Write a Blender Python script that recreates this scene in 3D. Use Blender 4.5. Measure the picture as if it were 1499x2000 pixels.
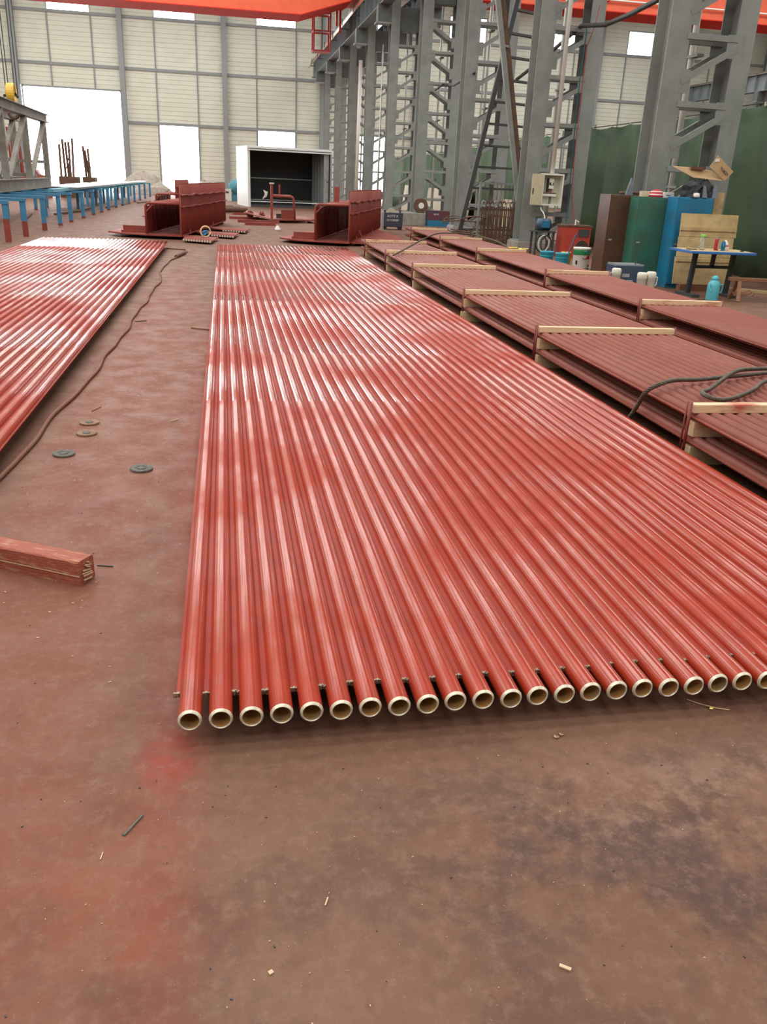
import bpy, math, random
from mathutils import Vector, Matrix
random.seed(7)
PI = math.pi
for o in list(bpy.data.objects): bpy.data.objects.remove(o)
C = bpy.context.scene.collection
SC = bpy.context.scene

# ------------------------------------------------------------------ camera
cam_d = bpy.data.cameras.new('camera'); cam = bpy.data.objects.new('camera', cam_d); C.objects.link(cam)
cam_d.sensor_fit = 'HORIZONTAL'; cam_d.sensor_width = 36.0; cam_d.lens = 1620.0/1499.0*36.0
cam_d.clip_start = 0.05; cam_d.clip_end = 400
Rm = Matrix(((0.98347818, 0.02583167, -0.1791742), (-0.1758254, 0.37185953, -0.91148556), (0.04308244, 0.92792953, 0.3702576)))
cam.matrix_world = Matrix.Translation((0, 0, 1.40)) @ Rm.to_4x4()
SC.camera = cam

# ------------------------------------------------------------------ world, lights, exposure
w = bpy.data.worlds.new('overcast_sky'); SC.world = w; w.use_nodes = True
bg = w.node_tree.nodes['Background']; bg.inputs[0].default_value = (0.93, 0.97, 1.0, 1); bg.inputs[1].default_value = 17.0
SC.view_settings.view_transform = 'Standard'; SC.view_settings.look = 'None'
SC.view_settings.exposure = 0.0; SC.view_settings.gamma = 1.0; SC.view_settings.use_curve_mapping = False
ROOF = 13.5
SKYLIGHTS = [-7.2+6.0*i for i in range(12)]        # y of the translucent roof strips, one across each bay of the roof
SKY_W, SKY_X = 1.7, ((-18.5, 5.5), (9.5, 34.0))
for sy in SKYLIGHTS:
    for xa, xb in SKY_X:
        ld = bpy.data.lights.new('skylight', 'AREA'); lo = bpy.data.objects.new('skylight_daylight', ld); C.objects.link(lo)
        ld.shape = 'RECTANGLE'; ld.size = xb-xa; ld.size_y = SKY_W; ld.color = (1.0, 0.985, 0.93)
        ld.energy = 8.0*PI*SKY_W*(xb-xa); lo.location = ((xa+xb)/2, sy, ROOF-0.02)

# ------------------------------------------------------------------ helpers
def N3(v):
    v = Vector(v); return v.normalized()
class MB:
    def __init__(s): s.v = []; s.f = []
    def add(s, vs, fs):
        n = len(s.v); s.v += [tuple(p) for p in vs]; s.f += [tuple(i+n for i in f) for f in fs]; return s
    def box(s, a, b):
        x0, y0, z0 = a; x1, y1, z1 = b
        return s.add([(x0,y0,z0),(x1,y0,z0),(x1,y1,z0),(x0,y1,z0),(x0,y0,z1),(x1,y0,z1),(x1,y1,z1),(x0,y1,z1)],
                     [(3,2,1,0),(4,5,6,7),(0,1,5,4),(1,2,6,5),(2,3,7,6),(3,0,4,7)])
    def bar(s, p, q, wd, ht, up=(0,0,1)):
        p = Vector(p); q = Vector(q); d = (q-p).normalized(); up = Vector(up)
        if abs(d.dot(up)) > .98: up = Vector((0,1,0))
        a = d.cross(up).normalized(); b = a.cross(d).normalized()
        a = a*(wd/2); b = b*(ht/2)
        return s.add([p-a-b,p+a-b,p+a+b,p-a+b,q-a-b,q+a-b,q+a+b,q-a+b],
                     [(0,1,2,3),(7,6,5,4),(0,4,5,1),(1,5,6,2),(2,6,7,3),(3,7,4,0)])
    def ibar(s, p, q, b, h, tf=.02, tw=.014, up=(0,0,1)):
        p = Vector(p); q = Vector(q); d = (q-p).normalized(); u = Vector(up)
        a = d.cross(u).normalized(); u = a.cross(d).normalized()
        s.bar(p+u*(h/2-tf/2), q+u*(h/2-tf/2), b, tf, up); s.bar(p-u*(h/2-tf/2), q-u*(h/2-tf/2), b, tf, up)
        return s.bar(p, q, tw, h-2*tf, up)
    def tube(s, pts, r, seg=8, cap=True):
        pts = [Vector(p) for p in pts]; n = len(pts); rs = r if isinstance(r, (list, tuple)) else [r]*n
        t0 = (pts[1]-pts[0]).normalized(); up = Vector((0,0,1)) if abs(t0.z) < .9 else Vector((0,1,0))
        a = t0.cross(up).normalized(); vs = []; fs = []
        for i, p in enumerate(pts):
            if i == 0: t = t0
            elif i == n-1: t = (pts[-1]-pts[-2]).normalized()
            else: t = ((pts[i+1]-p).normalized()+(p-pts[i-1]).normalized())
            if t.length < 1e-6: t = t0
            t.normalize(); a = (a-t*a.dot(t)); a.normalize(); b = t.cross(a)
            for k in range(seg):
                an = 2*PI*k/seg; vs.append(p+(a*math.cos(an)+b*math.sin(an))*rs[i])
        for i in range(n-1):
            for k in range(seg):
                k2 = (k+1) % seg; fs.append((i*seg+k, i*seg+k2, (i+1)*seg+k2, (i+1)*seg+k))
        if cap: fs.append(tuple(range(seg-1, -1, -1))); fs.append(tuple((n-1)*seg+k for k in range(seg)))
        return s.add(vs, fs)
    def lathe(s, prof, seg=20, c=(0,0,0)):
        vs = []; fs = []; n = len(prof)
        for r, z in prof:
            for k in range(seg):
                an = 2*PI*k/seg; vs.append((c[0]+r*math.cos(an), c[1]+r*math.sin(an), c[2]+z))
        for i in range(n-1):
            for k in range(seg):
                k2 = (k+1) % seg; fs.append((i*seg+k, i*seg+k2, (i+1)*seg+k2, (i+1)*seg+k))
        fs.append(tuple(range(seg-1, -1, -1))); fs.append(tuple((n-1)*seg+k for k in range(seg)))
        return s.add(vs, fs)
    def prism(s, poly, off):
        n = len(poly); off = Vector(off); P = [Vector(p) for p in poly]
        return s.add(P+[p+off for p in P], [tuple(range(n-1,-1,-1)), tuple(range(n, 2*n))]+[(i,(i+1)%n,(i+1)%n+n,i+n) for i in range(n)])
    def mesh(s, name, mat, smooth=False):
        me = bpy.data.meshes.new(name); me.from_pydata(s.v, [], s.f); me.update()
        if mat is not None: me.materials.append(mat)
        if smooth:
            for p in me.polygons: p.use_smooth = True
        return me
    def build(s, name, mat, parent=None, smooth=False, loc=None, bevel=0):
        o = obj(name, s.mesh(name, mat, smooth), parent, loc)
        if bevel:
            m = o.modifiers.new('bevel', 'BEVEL'); m.width = bevel; m.segments = 2; m.limit_method = 'ANGLE'
        return o
def obj(name, me, parent=None, loc=None, rot=None):
    o = bpy.data.objects.new(name, me); C.objects.link(o)
    if parent is not None: o.parent = parent
    if loc is not None: o.location = loc
    if rot is not None: o.rotation_euler = rot
    return o
def tag(o, label=None, cat=None, group=None, kind=None):
    if label: o['label'] = label
    if cat: o['category'] = cat
    if group: o['group'] = group
    if kind: o['kind'] = kind
    return o
def thing(name, label, cat, loc=(0,0,0), rz=0, group=None):
    o = bpy.data.objects.new(name, None); C.objects.link(o); o.location = loc; o.rotation_euler = (0,0,rz); o.empty_display_size = .1
    return tag(o, label, cat, group, 'thing')
def empty(name, loc=(0,0,0), rz=0):
    o = bpy.data.objects.new(name, None); C.objects.link(o); o.location = loc; o.rotation_euler = (0,0,rz); o.empty_display_size = .1; return o
def copy_tree(o, parent=None, **kw):
    c = o.copy(); C.objects.link(c); c.parent = parent
    for ch in [x for x in bpy.data.objects if x.parent == o]: copy_tree(ch, c)
    for k, v in kw.items(): c[k] = v
    return c
def text(name, s, size, mat, parent, loc, rot, ext=.0015):
    cu = bpy.data.curves.new(name, 'FONT'); cu.body = s; cu.size = size; cu.extrude = ext; cu.align_x = 'CENTER'; cu.align_y = 'CENTER'
    cu.materials.append(mat); tmp = bpy.data.objects.new(name, cu); me = bpy.data.meshes.new_from_object(tmp); bpy.data.objects.remove(tmp)
    return obj(name, me, parent, loc, rot)

# ------------------------------------------------------------------ materials
def M(name, col, rough=.55, metal=0.0, col2=None, scale=6.0, lo=.4, hi=.65, bump=0.0, bscale=60.0, stretch=(1,1,1), spec=.5, trans=0.0, coat=0.0, coords='Object', rough2=None):
    m = bpy.data.materials.new(name); m.use_nodes = True; nt = m.node_tree; b = nt.nodes['Principled BSDF']
    b.inputs['Base Color'].default_value = (*col, 1); b.inputs['Roughness'].default_value = rough; b.inputs['Metallic'].default_value = metal
    b.inputs['Specular IOR Level'].default_value = spec; b.inputs['Transmission Weight'].default_value = trans; b.inputs['Coat Weight'].default_value = coat
    if col2 is not None or bump or rough2 is not None:
        if coords == 'World': tc = nt.nodes.new('ShaderNodeNewGeometry'); src = tc.outputs['Position']
        else: tc = nt.nodes.new('ShaderNodeTexCoord'); src = tc.outputs['Object']
        mp = nt.nodes.new('ShaderNodeMapping'); mp.inputs['Scale'].default_value = stretch; nt.links.new(src, mp.inputs['Vector'])
    if col2 is not None or rough2 is not None:
        n = nt.nodes.new('ShaderNodeTexNoise'); n.inputs['Scale'].default_value = scale; n.inputs['Detail'].default_value = 6; n.inputs['Roughness'].default_value = .62
        nt.links.new(mp.outputs[0], n.inputs['Vector'])
        r = nt.nodes.new('ShaderNodeMapRange'); r.inputs[1].default_value = lo; r.inputs[2].default_value = hi; nt.links.new(n.outputs['Fac'], r.inputs[0])
    if col2 is not None:
        mx = nt.nodes.new('ShaderNodeMix'); mx.data_type = 'RGBA'; mx.inputs[6].default_value = (*col, 1); mx.inputs[7].default_value = (*col2, 1)
        nt.links.new(r.outputs[0], mx.inputs[0]); nt.links.new(mx.outputs[2], b.inputs['Base Color'])
    if rough2 is not None:
        rr = nt.nodes.new('ShaderNodeMapRange'); rr.inputs[3].default_value = rough; rr.inputs[4].default_value = rough2
        nt.links.new(r.outputs[0], rr.inputs[0]); nt.links.new(rr.outputs[0], b.inputs['Roughness'])
    if bump:
        n2 = nt.nodes.new('ShaderNodeTexNoise'); n2.inputs['Scale'].default_value = bscale; n2.inputs['Detail'].default_value = 4
        nt.links.new(mp.outputs[0], n2.inputs['Vector'])
        bp = nt.nodes.new('ShaderNodeBump'); bp.inputs['Strength'].default_value = bump; bp.inputs['Distance'].default_value = .01
        nt.links.new(n2.outputs['Fac'], bp.inputs['Height']); nt.links.new(bp.outputs[0], b.inputs['Normal'])
    return m

def floor_material():
    m = bpy.data.materials.new('dusty_red_concrete'); m.use_nodes = True; nt = m.node_tree; b = nt.nodes['Principled BSDF']; L = nt.links
    g = nt.nodes.new('ShaderNodeNewGeometry')
    def noise(sc, det=6, rough=.6, st=(1,1,1), off=(0,0,0)):
        mp = nt.nodes.new('ShaderNodeMapping'); mp.inputs['Scale'].default_value = st; mp.inputs['Location'].default_value = off; L.new(g.outputs['Position'], mp.inputs['Vector'])
        n = nt.nodes.new('ShaderNodeTexNoise'); n.inputs['Scale'].default_value = sc; n.inputs['Detail'].default_value = det; n.inputs['Roughness'].default_value = rough
        L.new(mp.outputs[0], n.inputs['Vector']); return n.outputs['Fac']
    def rng(v, a, c, o0=0, o1=1):
        r = nt.nodes.new('ShaderNodeMapRange'); r.inputs[1].default_value = a; r.inputs[2].default_value = c; r.inputs[3].default_value = o0; r.inputs[4].default_value = o1
        r.interpolation_type = 'SMOOTHSTEP'; L.new(v, r.inputs[0]); return r.outputs[0]
    def mix(f, c1, c2):
        x = nt.nodes.new('ShaderNodeMix'); x.data_type = 'RGBA'
        L.new(f, x.inputs[0])
        for i, cc in ((6, c1), (7, c2)):
            if isinstance(cc, tuple): x.inputs[i].default_value = (*cc, 1)
            else: L.new(cc, x.inputs[i])
        return x.outputs[2]
    def mul(a, c):
        x = nt.nodes.new('ShaderNodeMath'); x.operation = 'MULTIPLY'; L.new(a, x.inputs[0])
        if isinstance(c, float): x.inputs[1].default_value = c
        else: L.new(c, x.inputs[1])
        return x.outputs[0]
    def spot(cx, cy, rx, ry, a=1.0, e=0.0):
        mp = nt.nodes.new('ShaderNodeMapping'); mp.vector_type = 'TEXTURE'; mp.inputs['Location'].default_value = (cx, cy, 0); mp.inputs['Scale'].default_value = (rx, ry, 1)
        L.new(g.outputs['Position'], mp.inputs['Vector'])
        ln = nt.nodes.new('ShaderNodeVectorMath'); ln.operation = 'LENGTH'; L.new(mp.outputs[0], ln.inputs[0]); return rng(ln.outputs['Value'], a, e)
    col = mix(rng(noise(1.3), .35, .66), (0.162, 0.075, 0.046), (0.194, 0.100, 0.065))
    col = mix(mul(rng(noise(2.6, 8, .68, (1,1,1), (3,7,0)), .47, .64), .85), col, (0.119, 0.055, 0.040))       # oxide stain
    col = mix(mul(mul(spot(1.0, 1.35, 1.1, .52, 1, .3), rng(noise(3.4, 8, .72), .44, .60)), .88), col, (0.076, 0.042, 0.036))  # dark worn patch by the pipe ends
    col = mix(mul(spot(1.2, 1.5, .9, .26, 1, .1), rng(noise(6, 7, .7), .44, .62, 0, .8)), col, (0.246, 0.141, 0.101))   # pale bare patches
    col = mix(mul(mul(spot(-.35, 1.35, .45, .6, 1, .0), rng(noise(4, 7), .3, .62)), .75), col, (0.246, 0.070, 0.031))                             # orange overspray
    col = mix(mul(mul(spot(-.17, 1.80, .13, .16, 1, .0), rng(noise(7), .3, .6)), .8), col, (0.303, 0.032, 0.018))                           # red overspray beside the first pipe
    col = mix(mul(spot(-.62, 7, .55, 9, 1, .5), .6), col, (0.216, 0.060, 0.036))                                # red aisle
    col = mix(mul(spot(-.17, 5.0, .16, 6, 1, .2), .55), col, (0.260, 0.039, 0.023))                              # overspray along the panel edge
    col = mix(mul(rng(noise(24, 8, .75), .45, .72), .55), col, (0.246, 0.144, 0.101))
    col = mix(mul(rng(noise(33, 8, .75, (1,1,1), (5,1,0)), .52, .75), .6), col, (0.094, 0.044, 0.033))
    sp = rng(noise(95, 3, .7), .66, .72)
    col = mix(mul(sp, .55), col, (0.332, 0.232, 0.170))
    sp2 = rng(noise(140, 3, .7, (1,1,1), (9,2,0)), .66, .70)
    col = mix(mul(sp2, .6), col, (0.062, 0.032, 0.026))
    L.new(col, b.inputs['Base Color'])
    L.new(rng(noise(5), .3, .7, .5, .75), b.inputs['Roughness']); b.inputs['Specular IOR Level'].default_value = .3
    bp = nt.nodes.new('ShaderNodeBump'); bp.inputs['Strength'].default_value = .35; bp.inputs['Distance'].default_value = .004
    L.new(noise(70, 6, .7), bp.inputs['Height']); L.new(bp.outputs[0], b.inputs['Normal'])
    return m

def paint_material(name, c1, c2, r1, r2, st=(1.1,.75,1), scale=1.0, coat=.0, dust=None):
    """oxide-red primer: one colour, gloss that changes in sprayed patches"""
    m = bpy.data.materials.new(name); m.use_nodes = True; nt = m.node_tree; b = nt.nodes['Principled BSDF']; L = nt.links
    g = nt.nodes.new('ShaderNodeNewGeometry'); mp = nt.nodes.new('ShaderNodeMapping'); mp.inputs['Scale'].default_value = st; L.new(g.outputs['Position'], mp.inputs['Vector'])
    n = nt.nodes.new('ShaderNodeTexNoise'); n.inputs['Scale'].default_value = scale; n.inputs['Detail'].default_value = 5; n.inputs['Roughness'].default_value = .6; L.new(mp.outputs[0], n.inputs['Vector'])
    r = nt.nodes.new('ShaderNodeMapRange'); r.inputs[1].default_value = .46; r.inputs[2].default_value = .56; r.inputs[3].default_value = r1; r.inputs[4].default_value = r2; L.new(n.outputs['Fac'], r.inputs[0]); L.new(r.outputs[0], b.inputs['Roughness'])
    n2 = nt.nodes.new('ShaderNodeTexNoise'); n2.inputs['Scale'].default_value = 9; n2.inputs['Detail'].default_value = 6; L.new(g.outputs['Position'], n2.inputs['Vector'])
    r2_ = nt.nodes.new('ShaderNodeMapRange'); r2_.inputs[1].default_value = .35; r2_.inputs[2].default_value = .7; L.new(n2.outputs['Fac'], r2_.inputs[0])
    mx = nt.nodes.new('ShaderNodeMix'); mx.data_type = 'RGBA'; mx.inputs[6].default_value = (*c1, 1); mx.inputs[7].default_value = (*c2, 1); L.new(r2_.outputs[0], mx.inputs[0]); L.new(mx.outputs[2], b.inputs['Base Color'])
    n3 = nt.nodes.new('ShaderNodeTexNoise'); n3.inputs['Scale'].default_value = 130; n3.inputs['Detail'].default_value = 3; L.new(g.outputs['Position'], n3.inputs['Vector'])
    bp = nt.nodes.new('ShaderNodeBump'); bp.inputs['Strength'].default_value = .05; bp.inputs['Distance'].default_value = .002; L.new(n3.outputs['Fac'], bp.inputs['Height']); L.new(bp.outputs[0], b.inputs['Normal'])
    if coat:
        rc = nt.nodes.new('ShaderNodeMapRange'); rc.inputs[1].default_value = .46; rc.inputs[2].default_value = .56; rc.inputs[3].default_value = coat; rc.inputs[4].default_value = coat*.22
        L.new(n.outputs['Fac'], rc.inputs[0]); L.new(rc.outputs[0], b.inputs['Coat Weight']); b.inputs['Coat Roughness'].default_value = .13; b.inputs['Coat IOR'].default_value = 1.45; b.inputs['Specular IOR Level'].default_value = .12
    return m

RED = paint_material('wet_red_primer', (.37, .039, .0175), (.32, .034, .016), .30, .46, coat=1.0)
REDF = paint_material('matt_red_fin_primer', (.34, .033, .018), (.28, .028, .016), .6, .75)
RED2 = paint_material('dusty_red_primer', (.29, .080, .056), (.245, .066, .048), .45, .6)
REDD = paint_material('dull_red_primer', (.30, .055, .038), (.24, .045, .034), .5, .7)
FLOOR = floor_material()
STEEL = M('machined_steel', (.74, .69, .56), .4, .35, (.60, .55, .44), 60, bump=.1)
BORE = M('rusty_pipe_bore', (.50, .24, .07), .6, 0, (.27, .22, .13), 3, .4, .6)
CUT = M('torch_cut_steel', (.45, .36, .26), .5, .6, (.12, .09, .07), 90, bump=.6, bscale=90)
WOOD = M('fresh_softwood', (.80, .62, .40), .7, 0, (.68, .48, .28), 5, .4, .7, .2, 30, (1, 12, 12))
WOODR = M('primer_splashed_softwood', (.76, .56, .36), .7, 0, (.48, .12, .07), 3, .50, .64, .2, 30, (1, 4, 4))
WOODB = M('red_painted_timber', (.34, .085, .055), .7, 0, (.45, .24, .14), 9, .52, .66, .5, 26, (1.2, 6, 6))
ROD = M('red_tie_rod', (.20, .032, .026), .5)
GREY = M('grey_column_paint', (.245, .262, .25), .55, 0, (.195, .21, .20), 2.2, bump=.03)
GREYB = M('blue_grey_beam_paint', (.19, .22, .235), .5, 0, (.15, .175, .19), 2, bump=.03)
GREYD = M('dark_corbel_paint', (.10, .115, .12), .55, 0, (.075, .085, .09), 3)
GREYL = M('light_grey_girt', (.27, .295, .31), .5)
CLAD = M('cream_cladding', (.72, .745, .655), .5, 0, (.67, .695, .61), 1.1, coords='World')
CLADW = M('white_cladding', (.62, .64, .60), .5)
ROOFM = M('roof_sheet', (.40, .42, .42), .6)
ORANGE = M('crane_orange', (.80, .13, .05), .45, 0, (.72, .11, .045), 1.5)
ORANGED = M('crane_red_flange', (.60, .045, .035), .8, spec=.1)
CAGE = M('cage_red', (.50, .05, .045), .5)
COPPER = M('copper_bar', (.55, .33, .22), .35, .8)
BLACK = M('black_rubber', (.025, .026, .028), .55)
DARK = M('dark_steel', (.06, .062, .065), .6, .1)
RUST = M('rusty_steel', (.17, .085, .05), .75, .1, (.09, .055, .04), 9, bump=.3)
TARP = M('green_tarpaulin', (.055, .105, .05), .62, 0, (.035, .07, .038), 1.2, coords='World')
TARPL = M('thin_green_tarpaulin', (.09, .17, .09), .62, 0, (.06, .12, .065), 1.2, coords='World')
WHITE = M('white_enamel', (.78, .78, .74), .4)
WHITEP = M('white_plastic', (.72, .70, .62), .45)
GALV = M('galvanised_steel', (.50, .53, .54), .4, .6, (.38, .41, .43), 12)
BLUE = M('rack_blue', (.045, .22, .42), .5, 0, (.07, .27, .46), 4)
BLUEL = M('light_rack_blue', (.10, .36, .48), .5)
TRUSS = M('weathered_brown_steel', (.20, .175, .145), .65, 0, (.27, .27, .255), 2.5)
YEL = M('hook_yellow', (.75, .45, .06), .45)
SHEETW = M('white_sheet_metal', (.74, .76, .76), .4)
CONC = M('concrete', (.33, .31, .28), .85, 0, (.24, .22, .20), 6, bump=.3)
YARD = M('yard_concrete', (.60, .59, .56), .9)
RUBBLE = M('pale_rubble', (.45, .41, .36), .9, 0, (.3, .26, .23), 8)
ROPEM = M('oily_wire_rope', (.13, .105, .08), .5, .2, (.07, .055, .042), 30)
CABLE = M('red_dusted_cable', (.20, .075, .05), .7)
CREAM = M('cream_enamel', (.62, .55, .38), .45, 0, (.55, .47, .32), 8)
CREAMI = M('pale_green_grey_backplate', (.55, .55, .44), .5)
BROWN = M('brown_locker_paint', (.105, .045, .025), .42, 0, (.06, .032, .02), 3)
GREENP = M('teal_green_locker_paint', (.035, .16, .12), .45, 0, (.055, .115, .075), 3, bump=.03)
BLUEP = M('blue_locker_paint', (.012, .19, .36), .45, 0, (.03, .15, .27), 3)
TBLUE = M('blue_table_edge', (.03, .16, .48), .4)
PLY = M('weathered_plywood', (.58, .43, .22), .75, 0, (.42, .30, .15), 5, bump=.15)
CARD = M('cardboard', (.50, .33, .18), .8, 0, (.44, .29, .155), 5)
PINK = M('red_kettle', (.62, .05, .08), .4)
THERM = M('turquoise_enamel', (.10, .48, .58), .3)
BENCH = M('old_brown_timber', (.28, .13, .07), .7, 0, (.20, .09, .05), 6, .4, .7, .2, 30, (1, 8, 8))
TURQ = M('turquoise_tin', (.03, .33, .46), .4)
GREENB = M('green_tin', (.02, .22, .07), .4)
GOLD = M('brass_lacquered_tin', (.55, .42, .12), .3, .85)
REDU = M('welder_red', (.50, .055, .035), .5, 0, (.38, .05, .035), 5)
DBLUE = M('navy_blue_box', (.045, .055, .10), .55, 0, (.06, .05, .07), 6)
WBLUE = M('welder_blue', (.04, .07, .12), .45)
INK = M('black_ink', (.03, .028, .025), .7)
LETTER = M('white_lettering', (.8, .8, .78), .6)
GLASSG = M('green_cap_plastic', (.22, .62, .10), .4)
CLEAR = M('clear_plastic', (.85, .88, .84), .12, trans=.8)
CANR = M('red_can', (.45, .03, .04), .3, .3)
CANB = M('blue_can', (.02, .25, .50), .3, .3)
BAG = M('white_bag', (.78, .76, .74), .6)
DISCD = M('grey_flap_disc', (.16, .155, .135), .85, 0, (.10, .10, .09), 40, bump=.5)
DISCB = M('tan_flap_disc', (.30, .20, .13), .85, 0, (.20, .12, .085), 40, bump=.5)
CHIPL = M('pale_wood_chip', (.60, .46, .30), .8)
CLOTH = M('dark_work_cloth', (.03, .034, .038), .9, 0, (.055, .06, .065), 12)
JEAN = M('grey_denim', (.16, .19, .23), .9)
PANE = M('window_pane', (.9, .95, 1.0), .1)
pn = PANE.node_tree; pb = pn.nodes['Principled BSDF']; tr = pn.nodes.new('ShaderNodeBsdfTransparent'); ms = pn.nodes.new('ShaderNodeMixShader')
ms.inputs[0].default_value = .12; pn.links.new(tr.outputs[0], ms.inputs[1]); pn.links.new(pb.outputs[0], ms.inputs[2]); pn.links.new(ms.outputs[0], pn.nodes['Material Output'].inputs[0])

# ------------------------------------------------------------------ the hall
XL, XR, YB, YF = -20.46, 48.54, -16.0, 66.5
tag(MB().box((XL, YB, -.2), (XR, YF, 0)).build('floor', FLOOR), 'red-dusted concrete workshop floor', kind='structure')
tag(MB().box((-70, YF, -.22), (90, 150, -.02)).build('ground_outside', YARD), 'pale concrete yard beyond the doors', kind='structure')
ce = tag(empty('ceiling'), 'grey sheet roof with skylight strips', kind='structure')
ys = [YB] + [v for sy in SKYLIGHTS for v in (sy-SKY_W/2, sy+SKY_W/2)] + [YF]
for i in range(0, len(ys), 2): MB().box((XL, ys[i], ROOF), (XR, ys[i+1], ROOF+.1)).build('roof_sheet', ROOFM, ce)
for sy in SKYLIGHTS:
    MB().box((XL, sy-SKY_W/2, ROOF+.05), (XR, sy+SKY_W/2, ROOF+.08)).build('skylight_strip', SHEETW, ce)
for nm, a, b in (('wall_left', (XL-.2, YB, 0), (XL, YF, ROOF)), ('wall_right', (XR, YB, 0), (XR+.2, YF, ROOF)), ('wall_back', (XL, YB-.2, 0), (XR, YB, ROOF))):
    tag(MB().box(a, b).build(nm, CLAD), 'cream sheet wall of the hall', kind='structure')

wf = tag(empty('wall_far', (0, YF, 0)), 'cream ribbed cladding wall with grey girts', kind='structure')
BX = [.24+6.9*k for k in range(-3, 8)]
ROWS = [0, 4.47, 7.84, 10.95, ROOF]
def clad(x0, x1, z0, z1):
    mb = MB(); n = max(1, round((z1-z0)/.28)); h = (z1-z0)/n; vs = []; fs = []
    for i in range(n):
        for zz, yy in ((z0+i*h, .03), (z0+i*h+.03, 0), (z0+(i+1)*h-.005, 0)):
            vs += [(x0, yy, zz), (x1, yy, zz)]
    vs += [(x0, .03, z1), (x1, .03, z1)]
    for i in range(len(vs)//2-1): fs.append((2*i, 2*i+1, 2*i+3, 2*i+2))
    mb.add(vs, fs); mb.box((x0, .035, z0), (x1, .15, z1)); mb.build('cladding_panel', CLAD, wf)
doors = []; wins = []
for k in range(-3, 7):
    x0 = .24+6.9*k; xa, xb, x1 = x0+2.22, x0+5.02, x0+6.9
    for r in range(4):
        z0, z1 = ROWS[r], ROWS[r+1]
        if k == -2 and r == 0: continue
        if k == -2 and r == 1: z0 = 6.44
        for s, (u, v) in enumerate(((x0, xa), (xa, xb), (xb, x1))):
            if r == 0 and s == 1 and k in (-1, 0, 1): doors.append((u, v, 0, 4.47)); continue
            if r == 3 and s == 1 and k >= -2: wins.append((u, v, 10.95, 12.6)); clad(u, v, 12.6, ROOF); continue
            clad(u, v, z0, z1)
    for r in (1, 2, 3):
        if k == -2 and r == 1: continue
        MB().box((x0, -.10, ROWS[r]-.09), (x1, -.003, ROWS[r]+.09)).build('girt', GREYL, wf)
    for xm in (xa, xb):
        lo = 6.5 if k == -2 else 0
        MB().box((xm-.045, -.08, lo), (xm+.045, -.002, ROWS[1]-.09)).build('mullion', GREYL, wf) if lo < ROWS[1]-.1 else None
        MB().box((xm-.045, -.08, max(lo, ROWS[1]+.09)), (xm+.045, -.002, ROWS[2]-.09)).build('mullion', GREYL, wf)
        MB().box((xm-.045, -.08, ROWS[2]+.09), (xm+.045, -.002, ROWS[3]-.09)).build('mullion', GREYL, wf)
for x in BX[:-1]:
    MB().ibar((x, -.32, 0), (x, -.32, ROOF), .34, .36, .02, .014, (0,1,0)).build('wall_post', GREYL, wf)
for i, (u, v, z0, z1) in enumerate([(-13.36, -6.84, 0, 6.44)]+doors):
    d = tag(empty('door_%d' % (i+1), (0, YF, 0)), ['tall open vehicle doorway full of white daylight', 'narrow bright doorway behind the red duct', 'bright doorway above the white container', 'bright doorway seen through the lattice columns'][i], kind='structure')
    MB().box((u-.02, -.06, z0), (u+.08, .16, z1)).build('door_jamb', GREYL, d); MB().box((v-.08, -.06, z0), (v+.02, .16, z1)).build('door_jamb', GREYL, d)
    MB().box((u, -.06, z1-.08), (v, .16, z1+.02)).build('door_head', GREYL, d)
for i, (u, v, z0, z1) in enumerate(wins):
    d = tag(empty('window_%d' % (i+1), (0, YF, 0)), 'high white window in the far gable wall', kind='structure')
    MB().box((u, -.03, z0), (u+.06, .15, z1)).box((v-.06, -.03, z0), (v, .15, z1)).box((u+.06, -.03, z0), (v-.06, .15, z0+.06)).box((u+.06, -.03, z1-.06), (v-.06, .15, z1)).build('window_frame', GREYL, d)
    MB().box((u+.06, .05, z0+.06), (v-.06, .06, z1-.06)).build('pane', PANE, d)
# ------------------------------------------------------------------ membrane pipe panels
PITCH, R_O, R_I, PL = .0787, .0308, .0240, 15.65
def ring_tube(prof, seg=28):
    vs = []; fs = []
    for y, r in prof:
        for k in range(seg):
            a = 2*PI*k/seg; vs.append((r*math.cos(a), y, r*math.sin(a)))
    for i in range(len(prof)-1):
        for k in range(seg):
            k2 = (k+1) % seg; fs.append((i*seg+k, (i+1)*seg+k, (i+1)*seg+k2, i*seg+k2))
    return MB().add(vs, fs)
prof = [(.008, R_O)]
for s in (3.2, 4.68, 7.6, 10.9, 13.6): prof += [(s-.010, R_O), (s-.004, R_O+.0007), (s+.004, R_O+.0007), (s+.010, R_O)]
prof += [(PL, R_O), (PL+.002, R_I)]
ME_PIPE = ring_tube(prof).mesh('painted_pipe', RED, True)
def ring_mesh():
    return ring_tube([(.008, R_O), (.0075, R_O+.0004), (.001, .0272), (0, .0262), (.0, R_I+.0012), (.002, R_I), (.004, R_I)]).mesh('bare_pipe_end', STEEL, False)
ME_END = ring_mesh()
ME_BORE = ring_tube([(.004, R_I), (PL, R_I)], 20).mesh('pipe_bore', BORE, True)
def fin_mesh(length, half, seed, step=.07):
    rnd = random.Random(seed); n = int(length/step); vs = []; fs = []
    for i in range(n+1):
        y = length*i/n; j1, j2, k1, k2 = (rnd.uniform(-.0012, .0016) for _ in range(4)); lump = .003 if rnd.random() < .04 else 0
        vs += [(-half, y, .011+j1+lump), (-half+.0055+k1*.5, y, .0035), (half-.0055+k2*.5, y, .0035), (half, y, .011+j2+lump), (half, y, -.0035), (-half, y, -.0035)]
    for i in range(n):
        a = 6*i
        for k in range(6): fs.append((a+k, a+6+k, a+6+(k+1) % 6, a+(k+1) % 6))
    fs += [tuple(range(6)), tuple(6*n+5-k for k in range(6))]
    return MB().add(vs, fs).mesh('fin_strip', REDF, False)
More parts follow.
